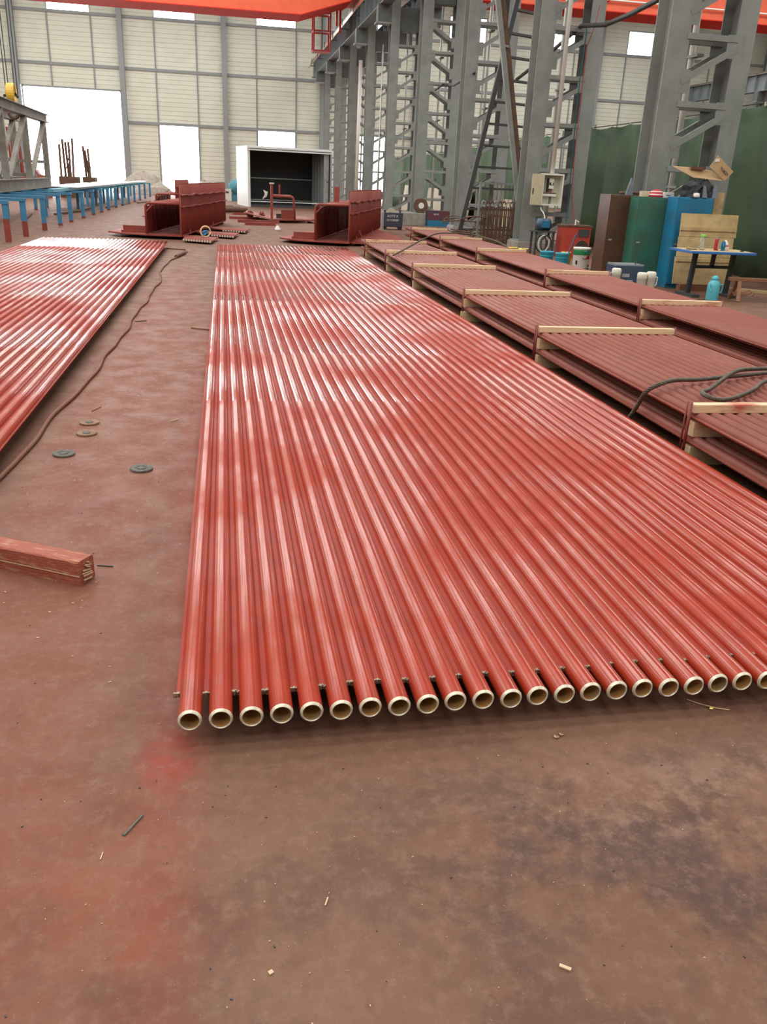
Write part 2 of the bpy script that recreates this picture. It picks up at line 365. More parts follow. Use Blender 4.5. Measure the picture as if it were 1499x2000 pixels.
ME_FIN = [fin_mesh(PL-.2, PITCH/2-.027, s) for s in (1, 2, 3)]
def ragged(seed):
    rnd = random.Random(seed); mb = MB()
    for i in range(5):
        x = -.010+.005*i; mb.box((x-.003, -.004-rnd.random()*.005, -.005+rnd.uniform(-.002,.002)), (x+.003, .001, .006+rnd.uniform(-.002,.004)))
    return mb.mesh('ragged_cut', CUT)
ME_CUT = [ragged(s) for s in (4, 5, 6)]
ME_EDGE = MB().box((-.005, 0, -.0035), (.005, PL-.2, .0035)).mesh('edge_strip', REDF)
def membrane_panel(label, x0, y0, zc, n, rz=0):
    t = thing('welded_pipes', label, 'pipe panel', (x0, y0, zc), rz)
    for i in range(n):
        p = obj('pipe', ME_PIPE, t, (i*PITCH, random.uniform(-.004, .004), 0), (0, random.random()*6, 0)); e = obj('bare_end', ME_END, p); e['label'] = 'bare machined pipe end'
        obj('bore', ME_BORE, p)
        if i < n-1:
            f = obj('fin', ME_FIN[i % 3], t, ((i+.5)*PITCH, .118+random.uniform(-.006, .006)+.0012*i, 0)); obj('cut_edge', ME_CUT[i % 3], f)
    for sx in (-1, n-1+1):
        f = obj('edge_fin', ME_EDGE, t, ((-.0345 if sx < 0 else (n-1)*PITCH+.0345), .125, 0)); obj('cut_edge', ME_CUT[0], f)
    return t
membrane_panel('large freshly painted red pipe panel lying in the middle of the floor', -.122, 1.83, .09, 33)
membrane_panel('red pipe panel at the edge of the aisle, near the blue trestles', -1.145-29*PITCH, 1.95, .10, 30)
for lab, xa, xb, zt in (('timber sleeper under the large middle pipe panel', -.08, 2.36, .0588), ('timber sleeper under the pipe panel near the trestles', -3.38, -1.2, .0688)):
    for q, y in enumerate((2.6, 6.2, 9.8, 13.4, 16.6)):
        tag(MB().box((xa, y-.05, 0), (xb, y+.05, zt)).build('timber_sleeper', WOODR), lab+', %s counting from the camera' % ('first', 'second', 'third', 'fourth', 'fifth')[q], 'sleeper', lab.replace('timber sleeper', 'sleepers'))

# ------------------------------------------------------------------ strapped bundles of pipe panels
def pipe_bundle(label, x0, k, ya, yb, n, stations, dz, mats):
    a = -math.atan(k); t = thing('pipe_bundle', label, 'pipe bundle', (x0+k*ya, ya, 0), a)
    c = 1/math.cos(a); L = (yb-ya)*c; wd = (n-1)*PITCH
    mp = ring_tube([(0, R_I), (0, R_O), (L, R_O), (L, R_I)], 18).mesh('bundle_pipe', RED2, True)
    mf = MB().box((-.012, 0, -.003), (.012, L-.1, .003)).mesh('bundle_fin', RED2)
    me = MB().box((-.012, 0, -.003), (.012, L-.1, .003)).mesh('bundle_edge', RED2)
    for z in (.13+dz*.6, .268+dz):
        for i in range(n):
            obj('pipe', mp, t, (.06+i*PITCH, random.uniform(-.03, .03), z))
            if i < n-1: obj('fin', mf, t, (.06+(i+.5)*PITCH, .05, z))
        obj('edge_fin', me, t, (.06-.038, .05, z))
    for j, s in enumerate(stations):
        y = (s-ya)*c; m = mats[j % len(mats)]; jx = random.uniform(-.02, .02)
        MB().box((.0+jx, y-.045, 0), (wd+.11, y+.045, .105+dz*.5)).build('bottom_timber', m, t, bevel=.003)
        MB().box((.005+jx, y-.035, .158+dz*.7), (wd+.11, y+.035, .242+dz)).build('spacer_timber', m, t, bevel=.003)
        MB().box((.01, y-.03, .293+dz), (wd+.11, y+.03, .340+dz)).build('top_batten', m if j else WOODR, t, bevel=.003)
        for xr in (-.008, wd+.118):
            MB().tube([(xr, y-.018, .012), (xr, y-.018, .352+dz)], .009, 8).build('tie_rod', ROD, t, True)
            MB().tube([(xr, y+.022, .012), (xr, y+.022, .348+dz)], .006, 8).build('tie_rod', ROD, t, True)
    return t
pipe_bundle('strapped two-layer red pipe bundle beside the large middle panel', 2.435, .0135, 1.5, 17.4, 15, (1.8, 4.07, 6.6, 9.0, 11.9, 14.2, 16.6), 0, (WOODR, WOODR, WOOD, WOOD, WOOD, WOOD, WOODR))
pipe_bundle('strapped narrow red pipe bundle next to the lockers and table', 4.045, .0207, 3.0, 21.9, 11, (5.3, 8.16, 11.09, 14.72, 17.68, 20.9), .04, (WOODR, WOODR, WOODR, WOOD, WOODR, WOODR))

# ------------------------------------------------------------------ lattice columns and crane runways
CXL, CXR = -.52, .60
def make_column(mirror, label, group):
    t = thing('steel_column', label, 'column', (7.5, 0, 0), 0, group)
    MB().box((-.78, -.38, 0), (.95, .38, .22)).build('plinth', CONC, t, bevel=.01)
    MB().ibar((CXL, 0, .22), (CXL, 0, 12.9), .36, .50, .022, .016, (0,1,0)).build('chord', GREY, t)
    MB().ibar((CXR, 0, .22), (CXR, 0, 12.9), .32, .50, .022, .016, (0,1,0)).build('chord', GREY, t)
    for cx, b in ((CXL, .36), (CXR, .32)): MB().box((cx-b/2-.06, -.32, .22), (cx+b/2+.06, .32, .25)).build('base_plate', GREY, t)
    x0, x1 = CXL+.14, CXR-.12
    sx = -1 if mirror else 1
    cm = (x0+x1)/2; hw = (x1-x0)/2
    mh = MB().bar((x0, 0, 0), (x1, 0, 0), .07, .085).mesh('strut', GREY)
    md = MB().bar((cm-sx*hw, 0, -.64), (cm+sx*hw, 0, -.13), .06, .09).mesh('diagonal', GREY)
    gx = cm+sx*(hw-.02); mg = MB().box((gx-.15, -.006, -.27), (gx+.15, .006, .06)).mesh('gusset', GREY)
    hx = cm-sx*(hw-.03); mg2 = MB().box((hx-.12, -.006, -.80), (hx+.12, .006, -.46)).mesh('gusset', GREY)
    for i in range(7):
        z = .84+.95*i
        for yy in (-.262, .262):
            obj('strut', mh, t, (0, yy*.86, z)); obj('gusset_plate', mg, t, (0, yy*.935, z))
            if z > .83:
                obj('diagonal', md, t, (0, yy*.86, z)); obj('gusset_plate', mg2, t, (0, yy*.935, z))
    MB().box((-1.25, -.24, 7.33), (CXL-.17, .24, 7.95)).build('corbel', GREYD, t); MB().box((CXR+.165, -.24, 7.33), (1.42, .24, 7.95)).build('corbel', GREYD, t)
    MB().box((CXL+.19, -.20, 7.05), (CXR-.165, .20, 7.9)).build('web_plate', GREYD, t)
    MB().tube([(.17, .56, .22), (.17, .56, 7.9)], .05, 12).build('downpipe', WHITE, t, True)
    for z in (1.5, 3.5, 5.5): MB().box((.11, .27, z), (.23, .62, z+.04)).build('pipe_clamp', GREY, t)
    MB().box((-1.32, -.28, 7.28), (CXL-.18, .28, 7.33)).build('corbel_plate', GREY, t)
    return t
colY = [13.85, 19.85, 25.85, 31.85, 37.9, 43.9, 49.9, 55.9, 61.9]
colLab = ['grey lattice steel column rising behind the lockers', 'grey lattice steel column carrying the open electrical box', 'lattice column just behind the crossed ladders, third counting from the lockers',
          'fourth lattice column from the lockers, its braces falling toward the curtain', 'fifth lattice column from the lockers, beside the navy blue box', 'sixth lattice column from the lockers, crossed by the bright doorway',
          'seventh lattice column from the lockers, beside the white downpipe', 'eighth lattice column from the lockers, behind the container', 'last lattice column of the row, by the far wall']
GC = 'lattice columns between the two bays'
cA = make_column(False, colLab[0], GC); cB = make_column(True, colLab[3], GC)
cA.location.y = colY[0]; cB.location.y = colY[3]
for i, y in enumerate(colY):
    if i in (0, 3): continue
    c = copy_tree(cB if i == 6 else cA, None, label=colLab[i]); c.location = (7.5, y, 0)
for i, y in enumerate((31.85, 37.9, 43.9, 49.9, 55.9)):
    c = copy_tree(cA, None, label='lattice column of the row far beyond the green curtain, %s counting from the camera' % ('first', 'second', 'third', 'fourth', 'fifth')[i], group='lattice columns beyond the curtain'); c.location = (36.0, y, 0)
def runway(label, xc, y0, y1):
    t = thing('runway_beam', label, 'crane beam', (xc, 0, 0))
    MB().box((-.008, y0, 7.98), (.008, y1, 8.97)).build('web', GREYB, t)
    MB().box((-.22, y0, 7.951), (.22, y1, 7.98)).build('flange', GREYB, t); MB().box((-.25, y0, 8.97), (.25, y1, 9.0)).build('flange', GREYB, t)
    MB().box((-.04, y0, 9.0), (.04, y1, 9.12)).build('rail', RUST, t)
    ms = MB().box((-.21, -.008, 7.985), (-.01, .008, 8.965)).box((.01, -.008, 7.985), (.21, .008, 8.965)).mesh('stiffener', GREYB)
    y = max(y0, 10)+.8
    while y < y1: obj('stiffener', ms, t, (0, y, 0)); y += 1.2
    return t
runway('blue-grey crane runway beam on the near side of the lattice columns', 6.54, -10, 66.0)
runway('crane runway beam on the curtain side of the lattice columns', 8.66, -10, 66.0)
runway('blue-grey runway beam with rusty rail far beyond the green curtain', 35.05, 28, 66.0)
t = thing('conductor_bars', 'thin copper crane conductor bars along the runway beam', 'conductor', (6.2, 0, 0))
for i in range(4): MB().box((-.10+.05*i-.012, 34, 8.55+.1*i), (-.10+.05*i+.012, 65.9, 8.585+.1*i)).build('conductor_bar', COPPER, t)
for k in range(8): MB().bar((-.12, 36+4*k, 8.5), (.33, 36+4*k, 8.5), .05, .05).bar((-.08, 36+4*k, 8.5), (-.08, 36+4*k, 8.95), .04, .04).bar((.07, 36+4*k, 8.5), (.07, 36+4*k, 8.9), .04, .04).build('hanger', DARK, t)

# ------------------------------------------------------------------ overhead cranes
def crane(label, xa, xb, taper, yn, zb, x_end0, x_end1):
    t = thing('overhead_crane', label, 'crane', (0, yn, 0))
    ty = 1.75; zt = zb+1.6; ze = zb+.72
    poly = []
    if x_end0 is not None: poly += [(x_end0, 0, ze), (xa, 0, zb)]
    else: poly += [(xa, 0, zb)]
    if x_end1 is not None: poly += [(xb, 0, zb), (x_end1, 0, ze), (x_end1, 0, zt)]
    else: poly += [(xb, 0, zb), (xb, 0, zt)]
    poly += [((x_end0 if x_end0 is not None else xa), 0, zt)]
    MB().prism(poly, (0, ty, 0)).build('girder', ORANGE, t)
    MB().box((xa, -.08, zb-.04), (xb, ty+.08, zb-.002)).build('bottom_flange', ORANGED, t)
    if x_end1 is not None:
        MB().prism([(xb, -.08, zb-.002), (x_end1, -.08, ze-.002), (x_end1, -.08, ze-.04), (xb, -.08, zb-.04)], (0, ty+.16, 0)).build('bottom_flange', ORANGED, t)
    if x_end0 is not None:
        MB().prism([(x_end0, -.08, ze-.002), (xa, -.08, zb-.002), (xa, -.08, zb-.04), (x_end0, -.08, ze-.04)], (0, ty+.16, 0)).build('bottom_flange', ORANGED, t)
    return t
t = crane('orange overhead crane girder spanning the near bay', -19.0, 3.69, .8, 44.0, 8.36, None, 6.0)
MB().box((6.0, -1.2, 9.26), (6.76, 3.0, 9.75)).build('end_carriage', ORANGE, t)
for yy in (-.8, 2.6): MB().tube([(6.47, yy, 9.29), (6.61, yy, 9.29)], .165, 20).build('wheel', DARK, t)
def cage(t):
    x0, x1, y0, y1, z0, z1 = 4.5, 5.3, 2.0, 2.8, 7.2, 9.15
    for x in (x0, x1):
        for y in (y0, y1): MB().bar((x, y, z0), (x, y, z1), .07, .07).build('cage_post', CAGE, t)
    for z in (z0, 8.05, 8.8):
        for y in (y0, y1): MB().bar((x0, y, z), (x1, y, z), .06, .07).build('cage_rail', CAGE, t)
        for x in (x0, x1): MB().bar((x, y0, z), (x, y1, z), .06, .07).build('cage_rail', CAGE, t)
    MB().box((x0, y0, z0-.03), (x1, y1, z0)).build('cage_floor', CAGE, t)
    MB().bar((4.9, y0, z0), (4.9, y0, z1), .04, .04).build('cage_post', DARK, t)
    MB().box((5.55, 1.9, 8.3), (5.65, 2.1, 9.2)).box((5.4, 1.9, 9.15), (5.7, 2.1, 9.25)).build('collector_arm', ORANGE, t)
    MB().box((5.72, 1.8, 8.0), (5.8, 2.0, 9.3)).build('collector_arm', ORANGED, t)
    MB().box((4.4, 1.75, 9.12), (6.0, 2.9, 9.2)).build('cage_hanger', ORANGED, t)
cage(t)
t = crane('orange overhead crane girder spanning the bay behind the columns', 10.2, 33.4, .8, 40.3, 8.88, 9.0, 34.8)
MB().tube([(9.5, -.15, 9.28), (34.0, -.15, 9.28)], .035, 8).build('conduit', WHITE, t)
for x in range(11, 34, 2): MB().box((x-.03, -.2, 9.22), (x+.03, 0, 9.34)).build('conduit_clip', ORANGED, t)
MB().box((8.5, -1.0, 9.26), (9.0, 2.8, 9.75)).build('end_carriage', ORANGE, t); MB().box((34.8, -1.0, 9.26), (35.2, 2.8, 9.75)).build('end_carriage', ORANGE, t)
for xx in (8.59, 34.98):
    for yy in (-.6, 2.4): MB().tube([(xx, yy, 9.29), (xx+.14, yy, 9.29)], .165, 20).build('wheel', DARK, t)
# hook block hanging over the trestles
t = thing('hook_block', 'yellow and black striped crane hook block hanging on wire falls', 'hook', (-5.75, 27.2, 0))
for dx, dy in ((-.13, -.05), (-.08, .05), (.10, -.05), (.15, .05)): MB().tube([(dx, dy, 3.2), (dx*1.3, dy, 13.4)], .014, 6).build('wire_fall', DARK, t)
MB().tube([(-.10, 0, 3.22), (.10, 0, 3.22)], .26, 24).build('sheave_housing', YEL, t)
for i, a in enumerate((.4, 1.5, 2.6)):
    MB().bar((-.22*math.cos(a), -.105, 3.22-.22*math.sin(a)), (.10, -.105, 3.22), .07, .012, (0,1,0)).build('stripe', BLACK, t)
MB().tube([(-.12, 0, 3.22), (-.08, 0, 3.22)], .20, 20).build('sheave_cover', BLACK, t)
pts = [(0, 0, 3.0), (0, 0, 2.85)] + [(.13*math.sin(a), 0, 2.72-.13*math.cos(a)+.13*0) for a in [x*.35 for x in range(9, -6, -1)]]
MB().tube(pts, .045, 10).build('hook', RUST, t, True)
# ------------------------------------------------------------------ red ducts built from pipe panels
def hoop_pts(W, H, y, r=.09):
    pts = [(-W, y, .10), (-W, y, H-r)]
    for k in range(1, 6):
        a = PI/2*k/6; pts.append((-W+r-r*math.cos(a), y, H-r+r*math.sin(a)))
    return pts+[(-W+r, y, H), (-.01, y, H)]
def duct(label, loc, rot, W, H, WH, L, wing, nh, stubs=(), extra=None, wall=True):
    t = thing('pipe_duct', label, 'duct', (loc[0], loc[1], 0), math.radians(rot))
    MB().prism([(-W-wing, .45, .065), (-W-wing*.55, .05, .065), (-W, -.06, .065), (.03, -.06, .065), (.03, L, .065), (-W-.1, L, .065), (-W-wing*.6, L*.8, .065)], (0, 0, .03)).build('base_plate', REDD, t)
    for y in (.6, L*.5, L-.5): MB().box((-W-.05, y-.06, 0), (.02, y+.06, .063)).build('support_block', RUST, t)
    mh = MB().tube(hoop_pts(W, H, 0), .026, 10).mesh('bent_tube', REDD, True)
    for i in range(nh): obj('bent_tube', mh, t, (0, .03+(L-.1)*i/max(1, nh-1), 0))
    MB().box((-W-.004, .05, .1), (-W+.003, L-.02, H-.07)).build('side_skin', REDD, t); MB().box((-W+.07, .05, H-.002), (-.005, L-.02, H+.005)).build('top_skin', REDD, t)
    MB().bar((-W+.02, .02, H-.17), (-W+.16, .02, H-.03), .02, .03).build('corner_brace', REDD, t)
    MB().tube([(-W, .0, H*.62), (-W-.06, -.01, H*.62), (-W-.06, .05, H*.62)], .012, 6).build('lifting_eye', REDD, t)
    if wall:
        MB().box((0, 0, .09), (.02, L, WH)).build('wall_skin', REDD, t)
        mr = MB().tube([(.022, 0, .1), (.022, 0, WH-.02)], .022, 8).mesh('wall_tube', REDD, True)
        n = int(L/.16)
        for i in range(n): obj('wall_tube', mr, t, (0, .02+(L-.04)*i/(n-1), 0))
        for zb, am in ((WH-.22, .012), (WH-.46, .007)):
            mb = MB(); m = 60; vs = []; fs = []; rnd = random.Random(int(zb*100))
            for i in range(m+1):
                y = (L+.12)*i/m-.02; z = zb+am*math.sin(i*.55)+rnd.uniform(-.5, .5)*am-.02*i/m; xo = .085+.01*math.sin(i*.8)
                vs += [(.02, y, z), (xo, y, z-.012), (xo, y, z-.03), (.02, y, z-.02)]
            for i in range(m):
                for k in range(4): fs.append((4*i+k, 4*i+4+k, 4*i+4+(k+1) % 4, 4*i+(k+1) % 4))
            fs += [(0,1,2,3), (4*m+3,4*m+2,4*m+1,4*m)]
            mb.add(vs, fs).build('wavy_band', REDD, t)
        mt = MB().box((-.006, 0, 0), (.006, .12, .10)).mesh('lug', REDD)
        for y in (.5, L*.55): obj('lug', mt, t, (.12, y, .095))
    ms = MB().tube([(0, 0, 0), (0, .5, 0)], .026, 10).mesh('tube_stub', REDD); mc = MB().tube([(0, -.004, 0), (0, .0, 0)], .024, 10).mesh('stub_end', STEEL)
    for (xa, ya, xb, yb, n) in stubs:       # rows of tube ends leaving the base
        MB().prism([(xa, ya+.12, .05), (xb, yb+.12, .05), (max(xb, .03), yb+1.3, .05), (.03, yb+1.6, .05), (.03, ya+.9, .05)], (0, 0, .02)).build('wing_plate', REDD, t)
        for i in range(n):
            f = i/(n-1); s = obj('tube_stub', ms, t, (xa+(xb-xa)*f, ya+(yb-ya)*f, .06)); obj('stub_end', mc, s)
    # short toothed upstand on the wing
    MB().box((-W-wing*.62, .35, .095), (-W-.03, .36, .24)).build('upstand', REDD, t)
    mk = MB().box((-.03, -.012, 0), (.03, .012, .055)).mesh('tooth', REDD)
    for i in range(9): obj('tooth', mk, t, (-W-wing*.6+i*wing*.062, .22, .095))
    return t
duct('red box duct of ribbed pipe wall, nearest the blue trestles', (-.97, 19.75), -7.6, .74, .74, 1.16, 7.3, .95, 17, ((.20, -.75, .80, -1.05, 11), (.55, .95, 1.05, .75, 9), (.55, 2.9, 1.10, 2.7, 9)))
d3 = duct('red box duct with a tall ribbed wall and stub post, beside the pipe bundles', (2.70, 19.3), -15.6, .75, .86, 1.17, 6.9, .9, 5)
MB().box((-.62, 1.9, .85), (-.51, 2.0, 1.22)).build('stub_post', REDD, d3)
MB().prism([(.05, .2, .05), (1.2, .5, .05), (1.0, 3.0, .05), (.05, 6.0, .05)], (0, 0, .03)).build('wing_plate', REDD, d3)
for i in range(2): MB().box((.3+.1*i, 1.0+.55*i, .081), (.9+.1*i, 1.06+.55*i, .087)).build('slot_mark', DARK, d3)
MB().bar((.2, .3, .35), (.35, .3, .08), .02, .02).build('corner_brace', REDD, d3)
d4 = duct('small red duct wall standing behind the ribbed duct near the doorway', (-1.75, 33.0), -6, .7, .62, 1.12, 3.2, .4, 6)
# single hoop frame in front of the container
t = thing('hoop_frame', 'small red hoop frame on a plate in front of the white container', 'frame', (1.47, 28.4, 0))
MB().prism([(0, -.05, .075), (1.55, .55, .075), (1.35, 3.0, .075), (0, 3.0, .075)], (0, 0, .04)).build('base_plate', RED2, t); MB().prism([(-.80, 1.5, .20), (0, -.05, .075), (0, 3.0, .075), (-.70, 3.2, .20)], (0, 0, .03)).build('wing_plate', RED2, t)
MB().box((.1, .4, 0), (1.2, .6, .068)).build('support_block', RUST, t); MB().box((.0, 2.4, 0), (1.0, 2.6, .1)).build('support_block', RUST, t)
MB().box((-.02, .08, .09), (.06, .18, 1.18)).build('post', REDD, t); MB().box((-.04, .06, 1.16), (.10, .20, 1.20)).build('post_cap', STEEL, t)
pts = [(.02, .12, .8), (.62, .12, .8)]+[(.62+.1*math.sin(a), .12, .7+.1*math.cos(a)) for a in (.4, .8, 1.2)]+[(.74, .12, .6), (.76, .12, .1)]
MB().tube(pts, .035, 10).build('hoop_tube', REDD, t, True)
MB().tube([(x+.06, y+.9, z) for x, y, z in pts], .035, 10).build('hoop_tube', REDD, t, True)
MB().box((.03, .1, .81), (.66, 1.0, .84)).build('top_plate', REDD, t); MB().tube([(.3, .6, .84), (.3, .6, 1.15)], .03, 8).build('stub_pipe', REDD, t)
MB().box((.35, .5, .1), (.75, .53, .38)).build('upstand', REDD, t); MB().box((.2, .7, .1), (.4, .8, .25)).build('lug', DARK, t)
MB().tube([(-.62, 1.75, .16), (-.62, 1.8, .16)], .12, 14).build('lug', REDD, t)
for i in range(2): MB().prism([(-.35+.08*i, 1.5, .13), (-.2+.08*i, 1.5, .13), (-.28+.08*i, 1.5, .3)], (0, .03, 0)).build('lug', REDD, t)
MB().prism([(-.10, .02, .92), (-.25, .0, .98), (-.2, .0, .86), (-.28, .0, .70), (-.14, .02, .78)], (0, .02, 0)).build('rag', WHITEP, t)

# ------------------------------------------------------------------ white open container by the far doors
t = thing('open_container', 'white framed open steel container with a black interior', 'container', (1.10, 42.2, 0), math.radians(9.5))
CW, CD, CH = 4.05, 2.8, 2.62
MB().box((0, 0, 0), (.12, CD, CH)).build('side_wall', SHEETW, t); MB().box((CW-.08, .02, 0), (CW, CD, CH)).build('side_wall', BLACK, t)
MB().box((.12, CD-.06, 0), (CW-.08, CD, CH)).build('back_wall', BLACK, t); MB().box((.12, .02, CH-.14), (CW-.08, CD-.06, CH-.08)).build('roof_panel', DARK, t)
MB().box((.12, .05, 0), (CW-.08, CD-.06, .1)).build('floor_panel', DARK, t)
for z0, z1 in ((CH-.07, CH), (CH-.16, CH-.10)): MB().box((-.02, -.06, z0), (CW+.02, .0, z1)).build('top_rail', SHEETW, t)
MB().box((-.02, 0, CH), (CW+.02, CD, CH+.04)).build('roof_sheet', SHEETW, t)
MB().box((CW-.06, -.06, 0), (CW+.02, .0, CH-.16)).build('corner_post', GALV, t)
MB().box((.12, CD-.12, 1.25), (CW-.1, CD-.07, 1.30)).build('wall_rail', GALV, t); MB().box((.12, CD-.12, .24), (CW-.1, CD-.07, .29)).build('wall_rail', GALV, t)
MB().box((.1, .07, .23), (CW-.3, .12, .265)).build('sill_rail', SHEETW, t)
for i in range(5): MB().box((CW-.34, .12+.52*i, .1), (CW-.09, .22+.52*i, CH-.15)).build('wall_stud', GALV, t)
MB().bar((CW-.16, .1, 1.24), (CW-.16, CD-.1, 1.24), .05, .05).build('stud_rail', DARK, t)
t = thing('blower', 'blue cylindrical blower with a white control box beside the container', 'blower', (.45, 50.5, 0))
MB().tube([(.2, -.3, .75), (.2, .5, .75)], .38, 24).build('drum', BLUEL, t, True); MB().box((-.05, -.2, 0), (.45, .4, .4)).build('stand', BLUEL, t)
MB().box((-.45, -.6, 0), (-.05, -.25, .62)).build('control_box', WHITE, t); MB().box((-.35, -.61, .40), (-.2, -.6, .5)).build('display', DARK, t); MB().lathe([(.03,.62),(.09,.7),(.06,.86),(.02,.95)], 10, (-.6,-.4,-.6)).build('flask', WHITEP, t)
rnd = random.Random(3)
def heap(name, label, cat, loc, rx, ry, h, mat, seed):
    r2 = random.Random(seed); n = 14; vs = []; fs = []
    for j in range(7):
        for i in range(n):
            a = 2*PI*i/n; f = j/6; k = r2.uniform(.82, 1.12)
            vs.append((rx*(1-f)*k*math.cos(a), ry*(1-f)*k*math.sin(a), h*(1-(1-f)**2)*r2.uniform(.85, 1.1) if j else 0))
    for j in range(6):
        for i in range(n): fs.append((j*n+i, j*n+(i+1) % n, (j+1)*n+(i+1) % n, (j+1)*n+i))
    fs.append(tuple(6*n+i for i in range(n)))
    o = MB().add(vs, fs).build(name, mat, None, False, loc); return tag(o, label, cat)
heap('rubble_pile', 'pale rubble heap against the far wall beside the big doorway', 'rubble', (-5.0, 58.5, 0), 1.9, 1.4, 1.25, RUBBLE, 5)
heap('rubble_pile', 'low pale rubble heap behind the blue blower', 'rubble', (-1.2, 60.5, 0), 1.5, 1.2, .9, RUBBLE, 9)

# ------------------------------------------------------------------ blue trestles
def trestle(label, y, xr, xl, h, base):
    t = thing('steel_trestle', label, 'trestle', (xr, y, 0), 0, 'blue steel trestles along the side of the hall')
    for x in (0, xl-xr):
        MB().bar((x, 0, 0), (x, 0, h-.06), .10, .045, (0,1,0)).build('leg', BLUE, t)
        MB().bar((x, 0, .0), (x, 0, base), .106, .051, (0,1,0)).build('leg_foot', REDD, t)
    xm = (xl-xr)*.5; MB().bar((xm, .05, 0), (xm, .05, h-.06), .09, .045, (0,1,0)).build('leg', BLUE, t)
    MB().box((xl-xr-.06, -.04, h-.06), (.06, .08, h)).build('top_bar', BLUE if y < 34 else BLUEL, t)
    return t
ty = [17.75, 19.3, 21.3, 23.3, 24.95, 27.1, 29.2, 31.1, 33.0, 35.3, 37.6, 40.0, 42.6, 45.3, 48.2, 51.5]
ORD = ['nearest', 'second', 'third', 'fourth', 'fifth', 'sixth', 'seventh', 'eighth', 'ninth', 'tenth', 'eleventh', 'twelfth', 'thirteenth', 'fourteenth', 'fifteenth', 'sixteenth']
for i, y in enumerate(ty):
    trestle(('blue steel trestle nearest the camera with a red-sprayed leg' if i == 0 else 'last blue steel trestle of the row, toward the rubble heap' if i == 15 else '%s blue steel trestle counting from the camera along the row' % ORD[i]), y, -4.1, -6.6 if i < 5 else -6.2, .75, (.42, .30, .16)[i] if i < 3 else .05)
t = thing('long_rail', 'long pale blue rail laid on top of the trestles', 'rail', (0, 0, 0))
MB().box((-4.55, 24.5, .751), (-4.40, 52.0, .83)).build('rail_body', BLUEL, t)
for y0 in (27, 33, 39, 45): MB().box((-4.58, y0, .831), (-4.2, y0+5.6, .85)).build('cover_plate', SHEETW, t)
for i, (xa, xb, y0, y1) in enumerate(((-6.1, -4.75, 31.0, 34.5), (-6.0, -4.75, 35.5, 41.0), (-6.0, -4.8, 42.5, 50.0))):
    tag(MB().box((xa, y0, .751), (xb, y1, .772)).build('steel_sheet', SHEETW), 'white steel sheet on the trestles, %s counting from the camera' % ('first', 'second', 'third')[i], 'sheet', 'steel sheets lying on the trestles')
for i in range(7):
    x = -5.6+.3*i+random.uniform(-.1, .1); y = 22+3.1*i
    tag(MB().bar((x, y, .03), (x+random.uniform(-.6, .6), y+2.6, .03), .07, .05).build('steel_offcut', RUST), 'rusty steel offcut under the trestles, %s counting from the camera' % ORD[i], 'offcut', 'offcuts on the floor under the trestles')
# lifting frame standing on the trestles
t = thing('lifting_frame', 'weathered brown steel lifting frame standing on the blue trestles', 'lifting frame', (0, 0, 0))
def fpt(y, z, dx=0): return (-5.6-.085*(30.5-y)+1.0*0+dx, y, z)
for dx in (0, -.9):
    MB().ibar((-5.53+dx+.0, 30.4, .90), (-5.08+dx, 15.5, .90), .20, .28).build('bottom_beam', TRUSS, t)
    for i in range(5):
        y = 30.0-3.2*i; x = -5.53+dx+.0302*(30.4-y)
        MB().bar((x, y, 1.04), (x, y, 2.66), .16, .12, (0,1,0)).build('post', TRUSS, t)
        if i < 4: MB().bar((x+.02, y-.1, 2.6), (x+.09, y-2.9, 1.06), .12, .10).build('brace', TRUSS, t)
    MB().ibar((-5.56+dx, 30.9, 2.78), (-5.10+dx, 15.5, 2.78), .22, .24).build('top_beam', TRUSS, t)
for y, z in ((29.8, 1.5), (25.2, 1.5), (20.4, 1.5), (28.0, 1.12), (22, 1.12)):
    x = -5.53+.0302*(30.4-y); MB().bar((x, y, z), (x-.9, y, z), .09, .09).build('cross_tie', TRUSS, t)
# slender rods and frames by the big doorway
for i, (x, y, n, h) in enumerate(((-7.62, 45.0, 5, 1.6), (-6.72, 46.2, 3, 1.3), (-9.9, 45.0, 5, 2.0))):
    t = thing('rod_stand', ['dark rods standing upright before the big doorway', 'thin upright rods nearest the doorway jamb', 'reddish rods standing behind the lifting frame'][i], 'rod stand', (x, y, 0))
    MB().box((-.1, -.4, 0), (n*.13+.1, .4, .95)).build('base_box', RUST if i < 2 else REDD, t)
    for k in range(n):
        MB().tube([(k*.13, random.uniform(-.3, .3), .95), (k*.13+random.uniform(-.06, .06), random.uniform(-.3, .3), .95+h*random.uniform(.8, 1.1))], .055, 6).build('rod', RUST if i < 2 else REDD, t)
    MB().bar((.1, 0, .95), (.5, 0, .95+h*.8), .03, .03).build('slant_rod', RUST, t)
tag(MB().prism([(-9.6, 43.0, 0), (-7.9, 43.0, 0), (-7.9, 43.0, .95), (-8.3, 43.0, 1.0), (-8.4, 43.0, 1.2), (-8.8, 43.0, 1.2), (-8.9, 43.0, 1.0), (-9.6, 43.0, .95)], (0, .6, 0)).build('machine_block', RED2), 'low red machine block behind the lifting frame', 'machine')
